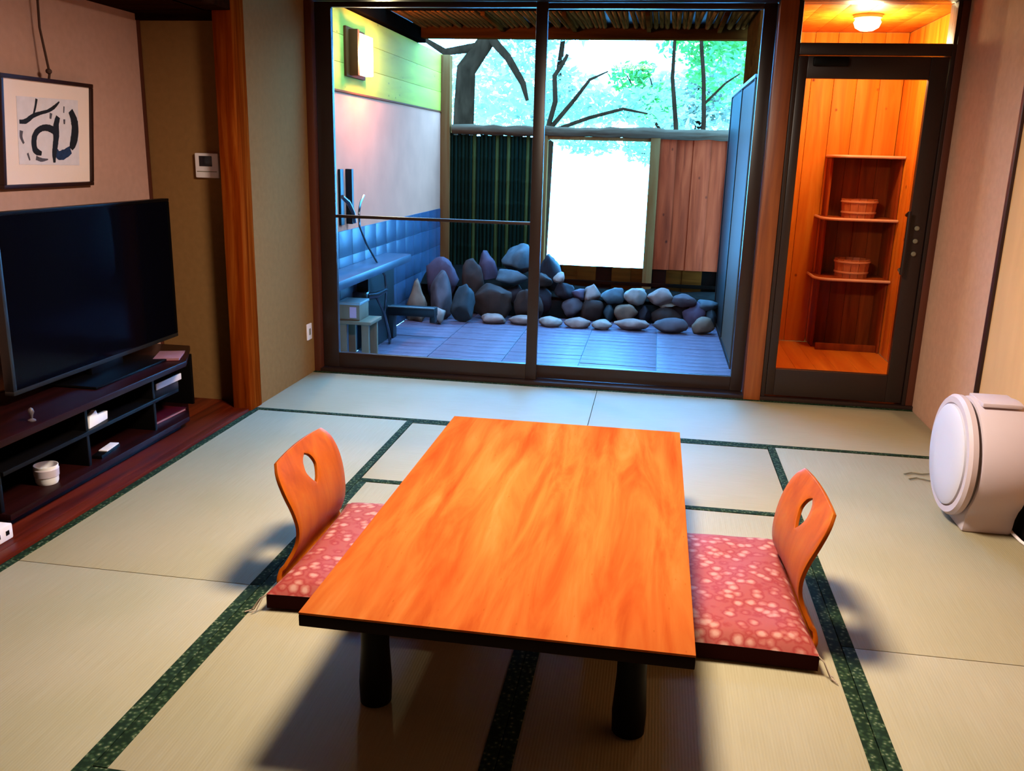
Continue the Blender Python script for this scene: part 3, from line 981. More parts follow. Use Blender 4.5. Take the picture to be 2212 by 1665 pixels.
t = thing('small_ornament', 'tiny pale ornament on the television stand top', 'ornament', (-1.955, -2.385, 0.013 + ST))
MB().lathe([(0.014, 0), (0.014, 0.004), (0.004, 0.010), (0.006, 0.022), (0.011, 0.034), (0.008, 0.046), (0.001, 0.052)], (0, 0, 0), 'z', 20).build('ornament_body', 'heater_grey', t)

# picture
t = thing('framed_ink_picture', 'framed ink brush picture leaning from the alcove wall', 'picture', (-2.352, -1.6175, 1.178))
t.rotation_euler = (0, math.radians(5.2), 0)
PW, PH = 0.297, 0.452
FB = 0.017
for a in ((-PW, PW, 0, FB), (-PW, PW, PH - FB, PH), (-PW, -PW + FB, FB, PH - FB), (PW - FB, PW, FB, PH - FB)):
    MB().box(0.0, 0.022, a[0], a[1], a[2], a[3], bev=0.003).build('frame_bar', 'dark_trim', t)
mt = MB().box(0.002, 0.010, -PW + FB, PW - FB, FB, PH - FB).build('mat_board', 'mat_board', t)
iw, ih = 2 * (PW - FB), PH - 2 * FB


def pic(u, v):
    a = (u - 30) / 1090
    b = (v - (158 + 82 * a)) / (1332 - 155 * a)
    return (-PW + FB + a * iw, PH - FB - b * ih)


pa = [pic(190, 375), pic(960, 400), pic(970, 1215), pic(200, 1225)]
art = MB().prism(pa[::-1], (0.0102, 0.0116), 'x').build('art_paper', 'art_paper', t)


def stroke(pts, ws, mat, k):
    P = [Vector(pic(*p)) for p in pts]
    W = [w_ * 1.22 * iw / 1090 / 2 for w_ in ws]
    # catmull subdivision
    Q, V = [], []
    for i in range(len(P) - 1):
        p0, p1, p2, p3 = P[max(i - 1, 0)], P[i], P[i + 1], P[min(i + 2, len(P) - 1)]
        for j in range(6):
            s = j / 6
            Q.append(0.5 * ((2 * p1) + (p2 - p0) * s + (2 * p0 - 5 * p1 + 4 * p2 - p3) * s * s + (3 * p1 - p0 - 3 * p2 + p3) * s ** 3))
            V.append(W[i] + (W[i + 1] - W[i]) * s)
    Q.append(P[-1])
    V.append(W[-1])
    lft, rgt = [], []
    for i, q in enumerate(Q):
        d = (Q[min(i + 1, len(Q) - 1)] - Q[max(i - 1, 0)]).normalized()
        n = Vector((-d.y, d.x))
        j = 1 + 0.15 * noise.noise(Vector((i * 0.7, k * 3.1, 0)))
        lft.append(q + n * V[i] * j)
        rgt.append(q - n * V[i] * j)
    bm = bmesh.new()
    x = 0.0120 + k * 0.00006
    a = [bm.verts.new((x, p.x, p.y)) for p in lft]
    b = [bm.verts.new((x, p.x, p.y)) for p in rgt]
    for i in range(len(a) - 1):
        bm.faces.new((a[i], b[i], b[i + 1], a[i + 1]))
    mb = MB()
    mb.bm.free()
    mb.bm = bm
    mb.build('brush_stroke', mat, art, smooth=False)


stroke([(400, 1135), (470, 1160), (550, 1150)], [30, 26, 8], 'ink_grey', 0)
stroke([(235, 800), (230, 880), (260, 960)], [34, 26, 16], 'ink_grey', 1)
stroke([(300, 1080), (325, 1170)], [20, 12], 'ink_grey', 2)
stroke([(850, 1020), (770, 1075), (690, 1095), (640, 1030)], [56, 70, 60, 50], 'ink_blue', 3)
stroke([(215, 690), (290, 680), (380, 610), (480, 570), (560, 545), (640, 495), (710, 425)], [26, 34, 30, 22, 22, 26, 10], 'ink', 4)
stroke([(425, 400), (408, 500), (385, 585)], [22, 20, 14], 'ink', 5)
stroke([(855, 530), (900, 640), (915, 760), (895, 900), (855, 1010)], [50, 74, 76, 80, 40], 'ink', 6)
stroke([(690, 610), (662, 720), (660, 850), (645, 980), (630, 1080), (630, 1190)], [44, 58, 64, 52, 44, 22], 'ink', 7)
stroke([(640, 790), (560, 755), (480, 762), (410, 820), (380, 920), (395, 1040), (470, 1080)], [56, 44, 40, 46, 50, 52, 26], 'ink', 8)
stroke([(770, 480), (765, 560)], [12, 10], 'ink_grey', 9)
stroke([(770, 640), (770, 700)], [22, 14], 'ink_grey', 10)
stroke([(600, 570), (590, 640)], [26, 18], 'ink_grey', 11)
MB().tube([(-0.002, 0.02, PH - 0.02), (0.012, 0.01, PH + 0.022), (0.010, 0.004, PH + 0.05)], 0.005, 8).build('hanging_cord', 'cord_brown', t)
MB().lathe([(0.001, -0.013), (0.011, -0.007), (0.013, 0.0), (0.011, 0.007), (0.001, 0.013)], (0.011, 0.006, PH + 0.03), 'z', 14).build('cord_knot', 'cord_brown', t)
MB().tube([(0.010, 0.004, PH + 0.05), (-0.022, 0.0, PH + 0.2), (-0.03, -0.002, PH + 0.37)], 0.005, 8).build('hanging_cord', 'cord_brown', t)

# wall controls
t = thing('control_panel', 'white thermostat panel with dark display on the wall beside the post', 'thermostat', (-2.022, YA, 1.208))
MB().box(-0.064, 0.064, -0.022, -0.001, 0.0, 0.124, bev=0.006).build('panel_body', 'white_plastic', t)
MB().box(-0.040, 0.030, -0.0235, -0.020, 0.058, 0.110, bev=0.001).build('display', 'lcd', t)
MB().box(-0.055, 0.055, -0.0235, -0.020, 0.030, 0.034).build('cover_seam', 'wire_grey', t)
t = thing('wall_socket', 'small white socket plate low on the wall beside the window', 'socket', (XL, -0.085, 0.22))
MB().box(0.001, 0.010, -0.035, 0.035, 0.0, 0.10, bev=0.003).build('socket_plate', 'white_plastic', t)
MB().box(0.0095, 0.0125, -0.012, 0.012, 0.03, 0.07, bev=0.001).build('socket_insert', 'wire_grey', t)

# ================================================================== PATIO
PX0, PX1, PZ, PYB = -2.0, 0.95, -0.18, 4.2
pf = sempty('floor_patio', 'blue grey stone tile floor of the patio')
MB().box(PX0, PX1 + 0.05, 0.15, 3.6, PZ - 0.06, PZ - 0.006).build('tile_bed', 'patio_grout', pf)
tile = None
nx, ny = 5, 26
tw, td = (PX1 - PX0) / nx, (3.5 - 0.16) / ny
for j in range(ny):
    for i in range(nx):
        rnd = random.Random(i * 31 + j)
        x = PX0 + (i + 0.5) * tw
        y = 0.16 + (j + 0.5) * td
        if tile is None:
            tile = MB().box(-tw / 2 + 0.003, tw / 2 - 0.003, -td / 2 + 0.003, td / 2 - 0.003, -0.02, 0.0, bev=0.002).build('paving_tile', 'patio_tile', pf)
            tile.location = (x, y, PZ)
        else:
            inst(tile, 'paving_tile', pf, (x, y, PZ + rnd.uniform(-0.0015, 0.0015)), (rnd.uniform(-.002, .002), rnd.uniform(-.002, .002), 0))

# left patio wall: tile foot, plaster, upper boards
pw_ = sempty('wall_patio_left', 'patio side wall of blue tile, pale plaster and upper boards')
MB().box(PX0 - 0.1, PX0, 0.145, 4.25, 0.785, 1.765).build('plaster_field', 'patio_plaster', pw_)
for i in range(3):
    z = 1.78 + i * 0.187
    MB().box(PX0 - 0.1, PX0 + 0.004, 0.145, 4.25, z, z + 0.185, bev=0.002).build('wall_board', 'patio_board', pw_)
MB().box(PX0 - 0.1, PX0 + 0.012, 0.145, 4.25, 1.764, 1.779, bev=0.002).build('dado_rail', 'sconce_wood', pw_)
tl = None
for j in range(14):
    for k in range(5):
        y0 = 0.15 + j * 0.293
        z0 = PZ + k * 0.193
        if tl is None:
            tl = MB().box(-0.10, 0.0, 0.002, 0.291, 0.002, 0.191, bev=0.002).build('wall_tile', 'wall_tile', pw_)
            tl.location = (PX0 + 0.006, y0, z0)
        else:
            inst(tl, 'wall_tile', pw_, (PX0 + 0.006, y0, z0))
MB().box(PX0 - 0.09, PX0, 0.145, 4.25, PZ, 0.785).build('tile_backing', 'patio_grout', pw_)
MB().box(PX0 + 0.008, PX0 + 0.24, 0.15, 2.15, 0.455, 0.52, bev=0.01).build('stone_ledge', 'wall_tile', pw_)
MB().box(PX0 + 0.008, PX0 + 0.10, 1.40, 2.10, PZ, 0.455).build('ledge_foot', 'tap_dark', pw_)
sbox('trim_12', 'black_wood', 'black beam along the top of the patio side wall', (PX0 - 0.1, PX0 + 0.06, 0.145, 3.32, 2.345, 2.46), bev=0.004)
sbox('trim_13', 'pale_post', 'pale wooden post at the end of the patio side wall', (PX0 - 0.01, PX0 + 0.10, 4.15, 4.26, PZ, 2.33), bev=0.006)

# sconce
t = thing('wall_sconce', 'glowing rectangular wall lamp on the upper boards of the patio wall', 'lamp', (PX0 + 0.004, 1.44, 1.90))
MB().box(0.0, 0.02, -0.22, 0.20, -0.02, 0.32, bev=0.004).build('back_plate', 'sconce_wood', t)
MB().box(0.02, 0.09, -0.10, 0.19, 0.005, 0.285, bev=0.012).build('lamp_shade', 'sconce_glow', t)
MB().box(0.02, 0.085, -0.16, -0.115, -0.01, 0.305, bev=0.004).build('side_frame', 'sconce_wood', t)
ld = bpy.data.lights.new('sconce_bulb', 'POINT')
ld.energy = SCONCE_W
ld.color = (1.0, 0.82, 0.45)
ld.shadow_soft_size = 0.06
lo = bpy.data.objects.new('sconce_bulb', ld)
COL.objects.link(lo)
lo.parent = t
lo.location = (0.17, 0.05, 0.14)

# roof, soffit of reeds, beams
sbox('ceiling_patio_roof', 'roof_board', 'boarded edge of the patio roof', (PX0 - 0.12, 1.06, 2.08, 3.36, 2.50, 2.56))
pg = sempty('ceiling_patio_added_slats', 'unseen open slats added to let skylight in between the window and the patio eave')  # roof part out of view, added open so more skylight reaches the mats
for y in [0.30 + 0.2 * k for k in range(9)]:
    MB().box(PX0 - 0.1, 1.0, y, y + 0.035, 2.50, 2.54, bev=0.003).build('added_slat', 'eave_wood', pg)
for x in (-1.5, -0.5, 0.5):
    MB().box(x, x + 0.05, 0.16, 2.08, 2.54, 2.60, bev=0.003).build('added_rafter', 'eave_wood', pg)
sf = sempty('ceiling_patio', 'reed soffit under the patio eave')
rd = None
n = 62
for i in range(n):
    rnd = random.Random(i)
    x = PX0 + 0.08 + (0.94 - PX0 - 0.10) * i / (n - 1)
    if rd is None:
        rd = MB().tube([(0, 0, 0), (0, 0.45, 0.003), (0, 0.95, 0)], 0.021, 8).build('reed_pole', 'reed', sf)
        rd.location = (x, 2.2, 2.475)
    else:
        inst(rd, 'reed_pole', sf, (x, 2.2, 2.475 + rnd.uniform(-.006, .006)), (0, 0, rnd.uniform(-.03, .03)))
for x in (-1.2, -0.55, 0.1, 0.7):
    MB().box(x, x + 0.035, 2.19, 3.16, 2.425, 2.455, bev=0.003).build('batten', 'eave_wood', sf)
sbox('trim_14', 'eave_wood', 'brown beam at the patio eave', (PX0 - 0.02, 1.0, 3.15, 3.27, 2.375, 2.50), bev=0.006)
sbox('trim_15', 'black_wood', 'dark cross beam under the patio roof', (PX0 - 0.02, 0.95, 2.06, 2.17, 2.455, 2.50), bev=0.004)

# back fence
fr_ = thing('garden_fence', 'wooden garden fence with bamboo, an opening and planks', 'fence', (0, PYB, PZ))
FZ = -PZ


def fb(x0, x1, z0, z1, y0, y1, mat, nm, bev=0.005):
    return MB().box(x0, x1, y0, y1, z0 + FZ, z1 + FZ, bev=bev).build(nm, mat, fr_)


rr = random.Random(5)
P = [(-1.88 + i * 0.11, -0.01 + rr.uniform(-.004, .004), 1.60 + FZ + rr.uniform(-.005, .005)) for i in range(27)]
MB().tube(P, [0.052 + rr.uniform(-.007, .007) for _ in P], 12).build('top_rail', 'rail_log', fr_)
fb(-0.955, -0.868, PZ, 1.56, -0.045, 0.045, 'pale_post', 'fence_post')
fb(0.182, 0.278, PZ, 1.56, -0.045, 0.045, 'pale_post', 'fence_post')
fb(0.955, 1.04, PZ, 1.62, -0.045, 0.045, 'pale_post', 'fence_post')
fb(-0.868, 0.182, 1.522, 1.556, -0.03, 0.03, 'pale_post', 'opening_head')
pr = []
for k in range(7):
    zb = 0.12 + k * (1.75 - 0.12) / 7
    zt = 0.12 + (k + 1) * (1.75 - 0.12) / 7
    pr += [(0.0225, zb), (0.0215, zb + 0.02), (0.0215, zt - 0.02), (0.0235, zt - 0.006)]
bam = {}
x, i = -1.885, 0
while x < -0.97:
    rnd = random.Random(i + 50)
    mt_ = 'bamboo_pale' if i in (6, 12, 15, 20) else 'bamboo'
    if mt_ not in bam:
        bam[mt_] = MB().lathe(pr, (0, 0, 0), 'z', 10).build('bamboo_pole', mt_, fr_)
        bam[mt_].location = (x, 0, 0)
    else:
        inst(bam[mt_], 'bamboo_pole', fr_, (x, rnd.uniform(-.006, .006), 0), (0, 0, rnd.uniform(0, 6)), (1, 1, rnd.uniform(.985, 1.0)))
    x += 0.0405
    i += 1
for z in (0.45, 1.0):
    fb(-1.9, -0.955, z, z + 0.035, 0.026, 0.05, 'bamboo', 'back_rail')
for i in range(4):
    a = 0.272 + i * 0.171
    fb(a - 0.012 * (i % 2), a + 0.171 + 0.012 * (i % 2), 0.235, 1.572, -0.014 + (i % 2) * 0.013, -0.002 + (i % 2) * 0.013, 'fence_plank', 'plank', 0.002)
for i in range(10):
    a = -0.868 + i * 0.184
    if a < 0.95:
        fb(a - 0.01, min(a + 0.19, 0.955), PZ, 0.236, 0.012 * (i % 2), 0.012 + 0.012 * (i % 2), 'eave_wood' if i % 3 else 'black_wood', 'foot_board', 0.003)
fb(-1.9, 1.0, 0.055, 0.09, -0.05, -0.01, 'black_wood', 'bottom_rail')

# side screen by the washroom wall
t = thing('side_screen', 'pale grey patio side screen with white cap rail', 'screen', (0.93, 1.55, PZ))
for y0_, y1_, m_s in ((0.05, 1.05, 'screen_grey'), (1.10, 2.11, 'screen_dark')):
    MB().box(-0.012, 0.012, y0_, y1_, 0.03, 2.10).build('screen_panel', m_s, t)
for y in (0.0, 1.05, 2.11):
    MB().box(-0.02, 0.02, y, y + 0.05, 0.0, 2.11, bev=0.004).build('screen_post', 'screen_dark' if y > 1 else 'screen_grey', t)
MB().box(-0.02, 0.02, 0.05, 2.11, 0.0, 0.04, bev=0.003).build('bottom_rail', 'screen_dark', t)
MB().box(-0.026, 0.022, -0.02, 2.18, 2.11, 2.135, bev=0.004).build('cap_rail', 'cap_white', t)

# planting bed
bed = bmesh.new()
bmesh.ops.create_grid(bed, x_segments=40, y_segments=14, size=0.5)
for v in bed.verts:
    x, y = PX0 + (v.co.x + 0.5) * (1.0 - PX0), 3.32 + (v.co.y + 0.5) * 1.0
    hgt = 0.02 + 0.16 * max(0, min(1, (-0.55 - x) / 0.5)) * max(0, min(1, (y - 3.2) / 0.3))
    v.co = Vector((x, y, hgt + noise.noise(Vector((x * 4, y * 4, 0))) * 0.03))
mb = MB()
mb.bm.free()
mb.bm = bed
struct(mb.build('floor_planting_bed', 'soil'), 'dark earth of the planting bed')
sbox('floor_bed_core', 'soil', 'dark earth under the planting bed', (PX0, 1.0, 3.36, 4.34, PZ - 0.1, -0.03))
sbox('wall_bed_core', 'soil', 'dark earth core behind the stones', (-1.9, 0.94, 3.30, 3.36, PZ, -0.005))


def rock_mesh(seed, sx, sy, sz, flat=0.0):
    bm = bmesh.new()
    bmesh.ops.create_icosphere(bm, subdivisions=3, radius=1)
    rnd = random.Random(seed)
    off = Vector((rnd.uniform(-50, 50), rnd.uniform(-50, 50), rnd.uniform(-50, 50)))
    planes = []
    for _ in range(13):
        d = Vector((rnd.gauss(0, 1), rnd.gauss(0, 1), rnd.gauss(0, 1))).normalized()
        planes.append((d, rnd.uniform(0.52, 0.85)))
    for v in bm.verts:
        p = v.co.copy()
        for d, h in planes:
            e = p.dot(d)
            if e > h:
                p -= d * (e - h) * (0.85 - flat)
        p *= 1 + 0.16 * noise.noise(p * 1.3 + off) + 0.09 * noise.noise(p * 3.0 + off) + 0.04 * noise.noise(p * 7.0 + off)
        v.co = p
    # normalise to the asked half sizes
    mn = [min(v.co[i] for v in bm.verts) for i in range(3)]
    mxx = [max(v.co[i] for v in bm.verts) for i in range(3)]
    for v in bm.verts:
        v.co = Vector([((v.co[i] - mn[i]) / (mxx[i] - mn[i]) * 2 - 1) * (sx, sy, sz)[i] for i in range(3)])
    return bm


def rock(name, c, s, col, seed, parent=None, flat=0.0):
    mb = MB()
    mb.bm.free()
    mb.bm = rock_mesh(seed, *s, flat)
    o = mb.build(name, 'rock_' + col, parent)
    o.data.set_sharp_from_angle(angle=math.radians(60))
    o.location = c
    return o


GP = 'rocks piled beside the tiled patio wall'
for i, (c, s, col, lab) in enumerate([
    ((-1.885, 2.78, 0.02), (0.10, 0.11, 0.205), 'beige', 'beige brown rock at the foot of the pile by the tiled wall'),
    ((-1.685, 2.88, 0.05), (0.10, 0.13, 0.235), 'grey', 'tall grey rock in the pile between beige and teal rocks'),
    ((-1.72, 3.16, 0.17), (0.16, 0.14, 0.22), 'purple', 'lilac grey rock at the back of the pile by the tiled wall'),
    ((-1.44, 3.27, 0.14), (0.115, 0.105, 0.235), 'brown', 'brown dome shaped rock behind the tall teal rock'),
    ((-1.655, 2.67, -0.095), (0.075, 0.07, 0.085), 'white', 'small round whitish rock in front of the rock pile'),
    ((-1.46, 2.84, 0.0), (0.115, 0.10, 0.185), 'teal', 'tall rounded teal grey rock at the edge of the patio tiles'),
]):
    tag(rock('garden_rock', c, s, col, 100 + i), lab, 'rock', GP)
GQ = 'rocks heaped before the bamboo fence'
for i, (c, s, col, lab) in enumerate([
    ((-1.36, 3.54, 0.24), (0.13, 0.15, 0.19), 'purple', 'lilac rounded boulder in front of the bamboo fence'),
    ((-1.06, 3.58, 0.35), (0.165, 0.15, 0.16), 'blue', 'pale blue boulder crowning the rock heap by the bamboo'),
    ((-1.06, 3.31, 0.205), (0.16, 0.10, 0.075), 'blue', 'flat pale blue stone below the crowning boulder'),
    ((-0.72, 3.57, 0.22), (0.115, 0.14, 0.19), 'dark', 'dark boulder at the corner of the bright fence opening'),
    ((-0.61, 3.345, 0.215), (0.058, 0.06, 0.055), 'white', 'small white stone perched beside the dark boulder'),
    ((-1.22, 3.07, -0.01), (0.195, 0.10, 0.17), 'brown', 'wide dark brown rock below the lilac boulder'),
    ((-0.865, 3.07, -0.02), (0.15, 0.10, 0.16), 'brown', 'dark brown rock between the flat blue stone and the edging stones'),
    ((-0.80, 3.32, -0.03), (0.13, 0.10, 0.15), 'dark', 'dark rock at the end of the low stone wall'),
    ((-0.76, 3.32, 0.19), (0.085, 0.09, 0.07), 'brown', 'brown stone wedged under the dark boulder'),
    ((-1.06, 3.33, 0.03), (0.11, 0.08, 0.098), 'dark', 'dark stone wedged under the flat pale blue stone'),
]):
    tag(rock('garden_rock', c, s, col, 200 + i), lab, 'rock', GQ)

sw = thing('stone_wall', 'low dry stone wall of rounded stones along the planting bed', 'stone wall', (0, 3.30, PZ))
for i, (x, z, s, col) in enumerate([
    (-0.55, 0.085, (0.10, 0.10, 0.085), 'dark'), (-0.42, 0.06, (0.07, 0.09, 0.06), 'purple'), (-0.275, 0.075, (0.088, 0.10, 0.095), 'pink'), (-0.085, 0.06, (0.112, 0.10, 0.085), 'blue'), (0.135, 0.06, (0.112, 0.10, 0.09), 'white'),
    (0.37, 0.075, (0.125, 0.10, 0.09), 'pink'), (0.60, 0.055, (0.12, 0.10, 0.065), 'grey'), (0.83, 0.02, (0.10, 0.10, 0.055), 'blue'),
    (-0.46, -0.065, (0.105, 0.10, 0.10), 'grey'), (-0.275, -0.085, (0.12, 0.11, 0.115), 'brown'), (-0.11, -0.10, (0.055, 0.09, 0.095), 'teal'),
    (0.06, -0.095, (0.115, 0.11, 0.105), 'beige'), (0.235, -0.10, (0.07, 0.09, 0.09), 'dark'), (0.44, -0.09, (0.15, 0.11, 0.10), 'brown'), (0.44, 0.0, (0.12, 0.08, 0.035), 'beige'),
    (0.70, -0.085, (0.115, 0.11, 0.13), 'purple'), (0.86, -0.10, (0.06, 0.09, 0.1), 'teal')]):
    rock('stone', (x, 0.0 if z < 0 else 0.03, z - PZ), s, col, 300 + i, sw, 0.1)
EDGE_LABELS = ['pinkish oval edging stone nearest the tall teal rock', 'long pinkish edging stone, second from the tall teal rock',
               'whitish edging stone, third from the tall teal rock', 'pinkish edging stone, fourth from the tall teal rock',
               'smallest whitish edging stone, before the dry stone wall', 'long flat pinkish edging stone beside the broad grey one',
               'broad grey edging stone, next to last before the side screen', 'beige wedge shaped edging stone ending the row by the screen']
for i, (x, hw, hz, col) in enumerate([(-1.165, 0.118, 0.05, 'pink'), (-0.895, 0.14, 0.048, 'pink'), (-0.625, 0.112, 0.05, 'white'), (-0.375, 0.125, 0.052, 'pink'),
                                     (-0.145, 0.095, 0.05, 'white'), (0.125, 0.165, 0.06, 'pink'), (0.475, 0.165, 0.075, 'grey'), (0.775, 0.105, 0.085, 'beige')]):
    o = rock('edging_stone', (x, 2.88 + 0.02 * (i % 2), PZ + hz - 0.008), (hw, 0.085, hz), col, 400 + i, None, 0.35)
    tag(o, EDGE_LABELS[i], 'stone', 'edging stones along the patio tiles')

# bathing corner: stool, box, tap, hose, wall bars
t = thing('bath_stool', 'pale wooden stool by the window beneath a wooden box', 'stool', (-1.852, 1.02, PZ))
MB().box(-0.13, 0.135, -0.13, 0.14, 0.31, 0.335, bev=0.006).build('stool_top', 'stool_wood', t)
for x in (-0.115, 0.055):
    for y in (-0.11, 0.09):
        MB().box(x, x + 0.055, y, y + 0.03, 0.0, 0.31, bev=0.004).build('leg', 'stool_wood', t)
t = thing('bath_box', 'pale wooden box standing on the stool by the window', 'box', (-1.905, 1.02, PZ + 0.335))
MB().box(-0.07, 0.095, -0.10, 0.11, 0.0, 0.115, bev=0.004).build('box_body', 'stool_wood', t)
MB().box(-0.075, 0.10, -0.105, 0.115, 0.115, 0.135, bev=0.004).build('box_lid', 'cap_white', t)
MB().box(0.02, 0.07, -0.103, -0.10, 0.02, 0.10).build('box_label', 'pink_edge', t)
t = thing('hand_shower', 'hand shower with looping hose on the patio wall', 'shower', (PX0, 1.25, 0.0))
hx = 0.12
MB().tube([(hx, -0.45, 1.05), (hx + 0.01, -0.36, 1.01), (hx + 0.02, -0.28, 0.93), (hx + 0.02, -0.25, 0.86)], [0.014, 0.018, 0.014, 0.012], 10).build('shower_handle', 'chrome', t)
MB().tube([(hx, 0.02, 1.04), (hx, -0.06, 0.99), (hx, -0.10, 0.92), (hx, -0.09, 0.82), (hx, 0.06, 0.68), (hx + .04, 0.20, 0.52), (hx + .06, 0.33, 0.40), (hx + .06, 0.36, 0.27), (hx + .05, 0.34, 0.1), (hx + .05, 0.45, -0.06), (hx + .05, 0.50, -0.15),
           (hx + .06, 0.44, -0.168), (hx + .07, 0.38, -0.08), (hx + .06, 0.28, 0.12), (hx + .03, 0.18, 0.26)], 0.0085, 8).build('hose', 'chrome', t)
MB().tube([(0.105, 0.10, 0.27), (0.16, 0.18, 0.27), (0.21, 0.27, 0.30)], [0.03, 0.026, 0.016], 10).build('mixer_body', 'chrome', t)
MB().box(0.0, 0.12, 0.05, 0.15, 0.235, 0.305, bev=0.01).build('wall_mount', 'chrome', t)
MB().box(0.0, 0.05, -0.04, 0.0, 0.83, 1.23, bev=0.004).build('wall_bar', 'tap_dark', t)
MB().box(0.0, 0.02, -0.20, -0.13, 0.83, 1.23, bev=0.004).build('mirror_edge', 'tap_dark', t)
t = thing('water_spout', 'dark square water spout over the patio tiles beside the rocks', 'spout', (-1.80, 1.98, PZ))
MB().box(-0.20, 0.30, -0.06, 0.06, 0.20, 0.275, bev=0.006).build('spout_trough', 'tap_dark', t)
MB().box(-0.20, 0.30, -0.066, -0.055, 0.272, 0.284, bev=0.002).build('spout_rim', 'cap_white', t)
MB().box(0.255, 0.30, -0.04, 0.04, 0.15, 0.20, bev=0.005).build('spout_lip', 'tap_dark', t)
MB().box(-0.18, -0.06, -0.05, 0.05, 0.0, 0.20, bev=0.004).build('spout_foot', 'tap_dark', t)

# ================================================================== BEYOND THE FENCE
gm = bmesh.new()
bmesh.ops.create_grid(gm, x_segments=30, y_segments=30, size=0.5)
for v in gm.verts:
    x, y = v.co.x * 90, 4.36 + (v.co.y + 0.5) * 70
    v.co = Vector((x, y, -1.3 + 0.12 * noise.noise(Vector((x * 0.2, y * 0.2, 3)))))
mb = MB()
mb.bm.free()
mb.bm = gm
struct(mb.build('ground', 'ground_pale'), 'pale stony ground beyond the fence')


def foliage(blobs, n, size, seed):
    rnd = random.Random(seed)
    vs, fs = [], []
    tot = sum(b[1][0] * b[1][1] * b[1][2] for b in blobs)
    for c, r in blobs:
        k = int(n * r[0] * r[1] * r[2] / tot) + 1
        for _ in range(k):
            while True:
                p = Vector((rnd.uniform(-1, 1), rnd.uniform(-1, 1), rnd.uniform(-1, 1)))
                if p.length <= 1:
                    break
            p = Vector((c[0] + p.x * r[0], c[1] + p.y * r[1], c[2] + p.z * r[2]))
            d = Vector((rnd.gauss(0, 1), rnd.gauss(0, 1), rnd.gauss(0, .6))).normalized()
            e = d.cross(Vector((rnd.gauss(0, 1), rnd.gauss(0, 1), rnd.gauss(0, 1)))).normalized()
            nrm = d.cross(e)
            l_ = size * rnd.uniform(0.6, 1.3)
            i = len(vs)
            vs += [p - d * l_, p + e * l_ * 0.42 + nrm * l_ * 0.12, p + d * l_, p - e * l_ * 0.42 + nrm * l_ * 0.12]
            fs.append((i, i + 1, i + 2, i + 3))
    me = bpy.data.meshes.new('foliage')
    me.from_pydata(vs, [], fs)
    return me


def tree(name, label, cat, base, stems, blobs, n, size, mat, seed, group):
    t = thing(name, label, cat, base, 0, group)
    b = Vector(base)
    first = True
    for pts, rads in stems:
        MB().tube([Vector(p) - b for p in pts], rads, 10).build('trunk' if first else 'branch', 'bark', t)
        first = False
    me = foliage([((c[0] - b.x, c[1] - b.y, c[2] - b.z), r) for c, r in blobs], n, size, seed)
    me.materials.append(MATS[mat])
    o = bpy.data.objects.new('foliage', me)
    COL.objects.link(o)
    o.parent = t
    return t


GT = 'trees beyond the garden fence'
tree('old_tree', 'old tree with thick forked grey trunk beyond the bamboo fence', 'tree', (-2.2, 6.0, -1.3),
     [([(-2.2, 6.0, -1.32), (-2.17, 6.0, 1.2), (-2.15, 6.0, 1.95), (-2.13, 6.0, 2.35), (-1.90, 6.05, 2.68), (-1.55, 6.1, 3.2), (-1.3, 6.1, 4.2)], [0.17, 0.14, 0.125, 0.12, 0.10, 0.085, 0.05]),
      ([(-1.98, 6.02, 2.9), (-1.80, 6.0, 2.68), (-1.62, 6.0, 2.50), (-1.42, 5.98, 2.20), (-1.36, 5.98, 2.0)], [0.05, 0.052, 0.046, 0.038, 0.02]),
      ([(-1.95, 6.02, 2.62), (-2.4, 6.0, 2.55), (-2.75, 5.9, 2.75)], [0.06, 0.045, 0.02])],
     [((-2.6, 6.3, 3.4), (0.9, 0.7, 0.6)), ((-1.3, 6.6, 3.6), (1.1, 0.7, 0.6)), ((-1.75, 6.8, 1.9), (0.45, 0.5, 0.35))], 1500, 0.09, 'leaf_blue', 1, GT)
tree('maple_tree', 'bright green slender tree with thin twin stems beyond the plank fence', 'tree', (0.62, 6.2, -1.3),
     [([(0.50, 6.2, -1.32), (0.48, 6.2, 1.2), (0.45, 6.2, 1.75), (0.37, 6.2, 2.3), (0.36, 6.2, 3.4)], [0.05, 0.035, 0.028, 0.024, 0.012]),
      ([(0.60, 6.2, -1.2), (0.78, 6.2, 1.2), (0.78, 6.2, 1.8), (0.74, 6.2, 2.3), (0.68, 6.2, 2.7), (0.66, 6.2, 3.5)], [0.045, 0.035, 0.028, 0.024, 0.022, 0.012]),
      ([(0.76, 6.2, 2.0), (1.0, 6.15, 2.25), (1.15, 6.1, 2.35)], [0.016, 0.012, 0.006])],
     [((0.95, 6.5, 2.45), (0.45, 0.4, 0.5)), ((0.55, 6.6, 2.75), (0.4, 0.4, 0.25)), ((1.1, 6.5, 3.0), (0.7, 0.5, 0.4))], 1400, 0.06, 'leaf_green', 2, GT)
tree('round_bush', 'dense bright green leafy clump on a thin stem above the fence opening', 'tree', (0.42, 7.6, -1.3),
     [([(0.42, 7.6, -1.32), (0.40, 7.6, 1.0), (0.25, 7.6, 1.75), (-0.05, 7.6, 2.15), (-0.24, 7.6, 2.45)], [0.03, 0.022, 0.02, 0.016, 0.008]),
      ([(0.1, 7.6, 1.95), (0.12, 7.6, 2.3), (0.05, 7.6, 2.5)], [0.014, 0.01, 0.005])],
     [((-0.22, 7.6, 2.42), (0.28, 0.25, 0.21)), ((-0.02, 7.6, 2.52), (0.18, 0.2, 0.11)), ((0.15, 7.7, 2.1), (0.4, 0.3, 0.25))], 900, 0.055, 'leaf_green', 3, GT)
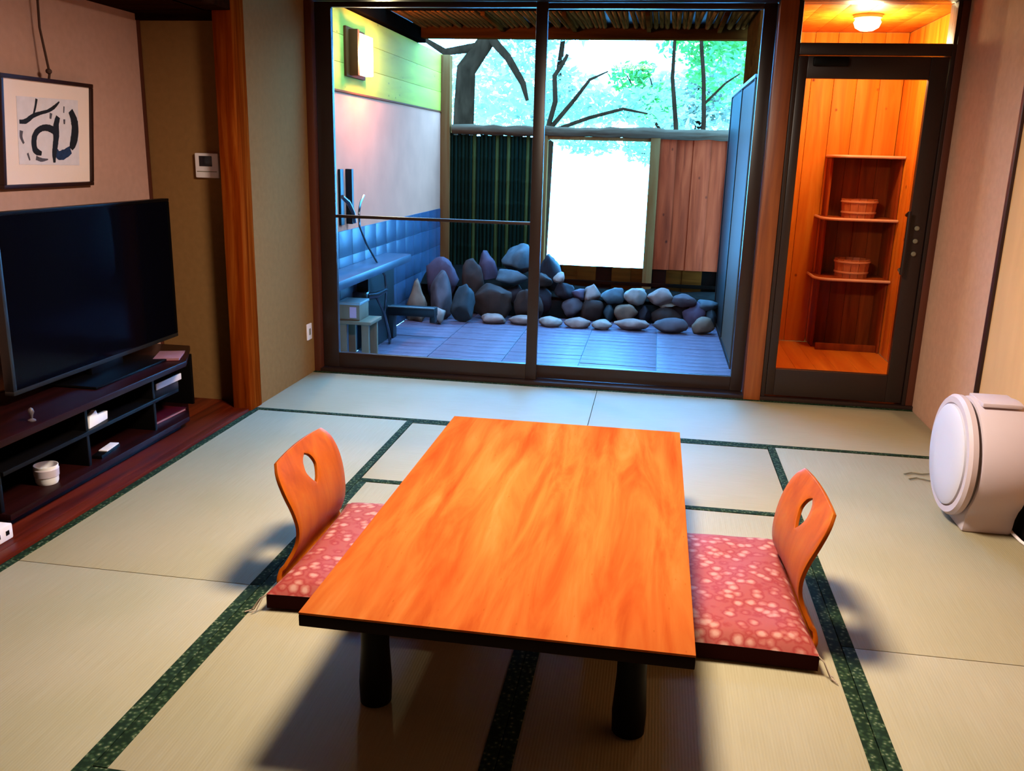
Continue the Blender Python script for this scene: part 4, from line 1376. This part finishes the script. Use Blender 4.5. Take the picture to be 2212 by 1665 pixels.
tree('leaning_tree', 'bare leaning branch with pale leaves beyond the fence opening', 'tree', (-1.5, 6.1, -1.3),
     [([(-1.5, 6.1, -1.32), (-1.42, 6.1, 1.0), (-1.05, 6.1, 1.72), (-0.80, 6.1, 2.02), (-0.62, 6.1, 2.26), (-0.40, 6.1, 2.36)], [0.05, 0.035, 0.028, 0.024, 0.018, 0.008]),
      ([(-1.15, 6.1, 1.62), (-0.6, 6.1, 1.82), (-0.2, 6.1, 1.93), (0.1, 6.1, 1.88)], [0.024, 0.022, 0.018, 0.008]),
      ([(-1.12, 6.1, 1.65), (-1.03, 6.1, 2.0), (-1.05, 6.1, 2.3), (-0.95, 6.1, 2.45), (-0.9, 6.1, 2.55)], [0.03, 0.03, 0.028, 0.024, 0.02])],
     [((-0.55, 6.5, 1.95), (0.55, 0.4, 0.22)), ((0.1, 6.6, 2.0), (0.5, 0.4, 0.25)), ((-1.15, 6.5, 2.05), (0.3, 0.3, 0.4))], 1100, 0.055, 'leaf_blue', 4, GT)
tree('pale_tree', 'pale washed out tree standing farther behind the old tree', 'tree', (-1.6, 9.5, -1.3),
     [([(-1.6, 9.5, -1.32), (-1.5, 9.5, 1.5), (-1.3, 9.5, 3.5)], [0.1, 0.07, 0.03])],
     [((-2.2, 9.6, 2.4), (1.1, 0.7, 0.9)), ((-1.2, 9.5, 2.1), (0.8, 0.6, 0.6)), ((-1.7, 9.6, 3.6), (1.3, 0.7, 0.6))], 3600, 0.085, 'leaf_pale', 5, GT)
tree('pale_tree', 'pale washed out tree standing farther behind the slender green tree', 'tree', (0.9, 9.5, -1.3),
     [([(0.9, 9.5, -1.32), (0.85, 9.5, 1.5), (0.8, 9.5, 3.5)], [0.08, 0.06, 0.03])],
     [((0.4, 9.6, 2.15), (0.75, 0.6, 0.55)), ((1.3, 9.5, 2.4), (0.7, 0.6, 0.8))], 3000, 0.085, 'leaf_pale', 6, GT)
tree('low_shrub', 'low pale shrub seen through the top of the fence opening', 'shrub', (0.6, 8.4, -1.3),
     [([(0.6, 8.4, -1.32), (0.55, 8.4, 0.9), (0.25, 8.4, 1.35), (-0.2, 8.4, 1.5)], [0.03, 0.025, 0.016, 0.008])],
     [((-0.75, 8.4, 1.55), (0.5, 0.4, 0.18)), ((0.1, 8.4, 1.50), (0.4, 0.4, 0.25))], 800, 0.06, 'leaf_blue', 7, GT)
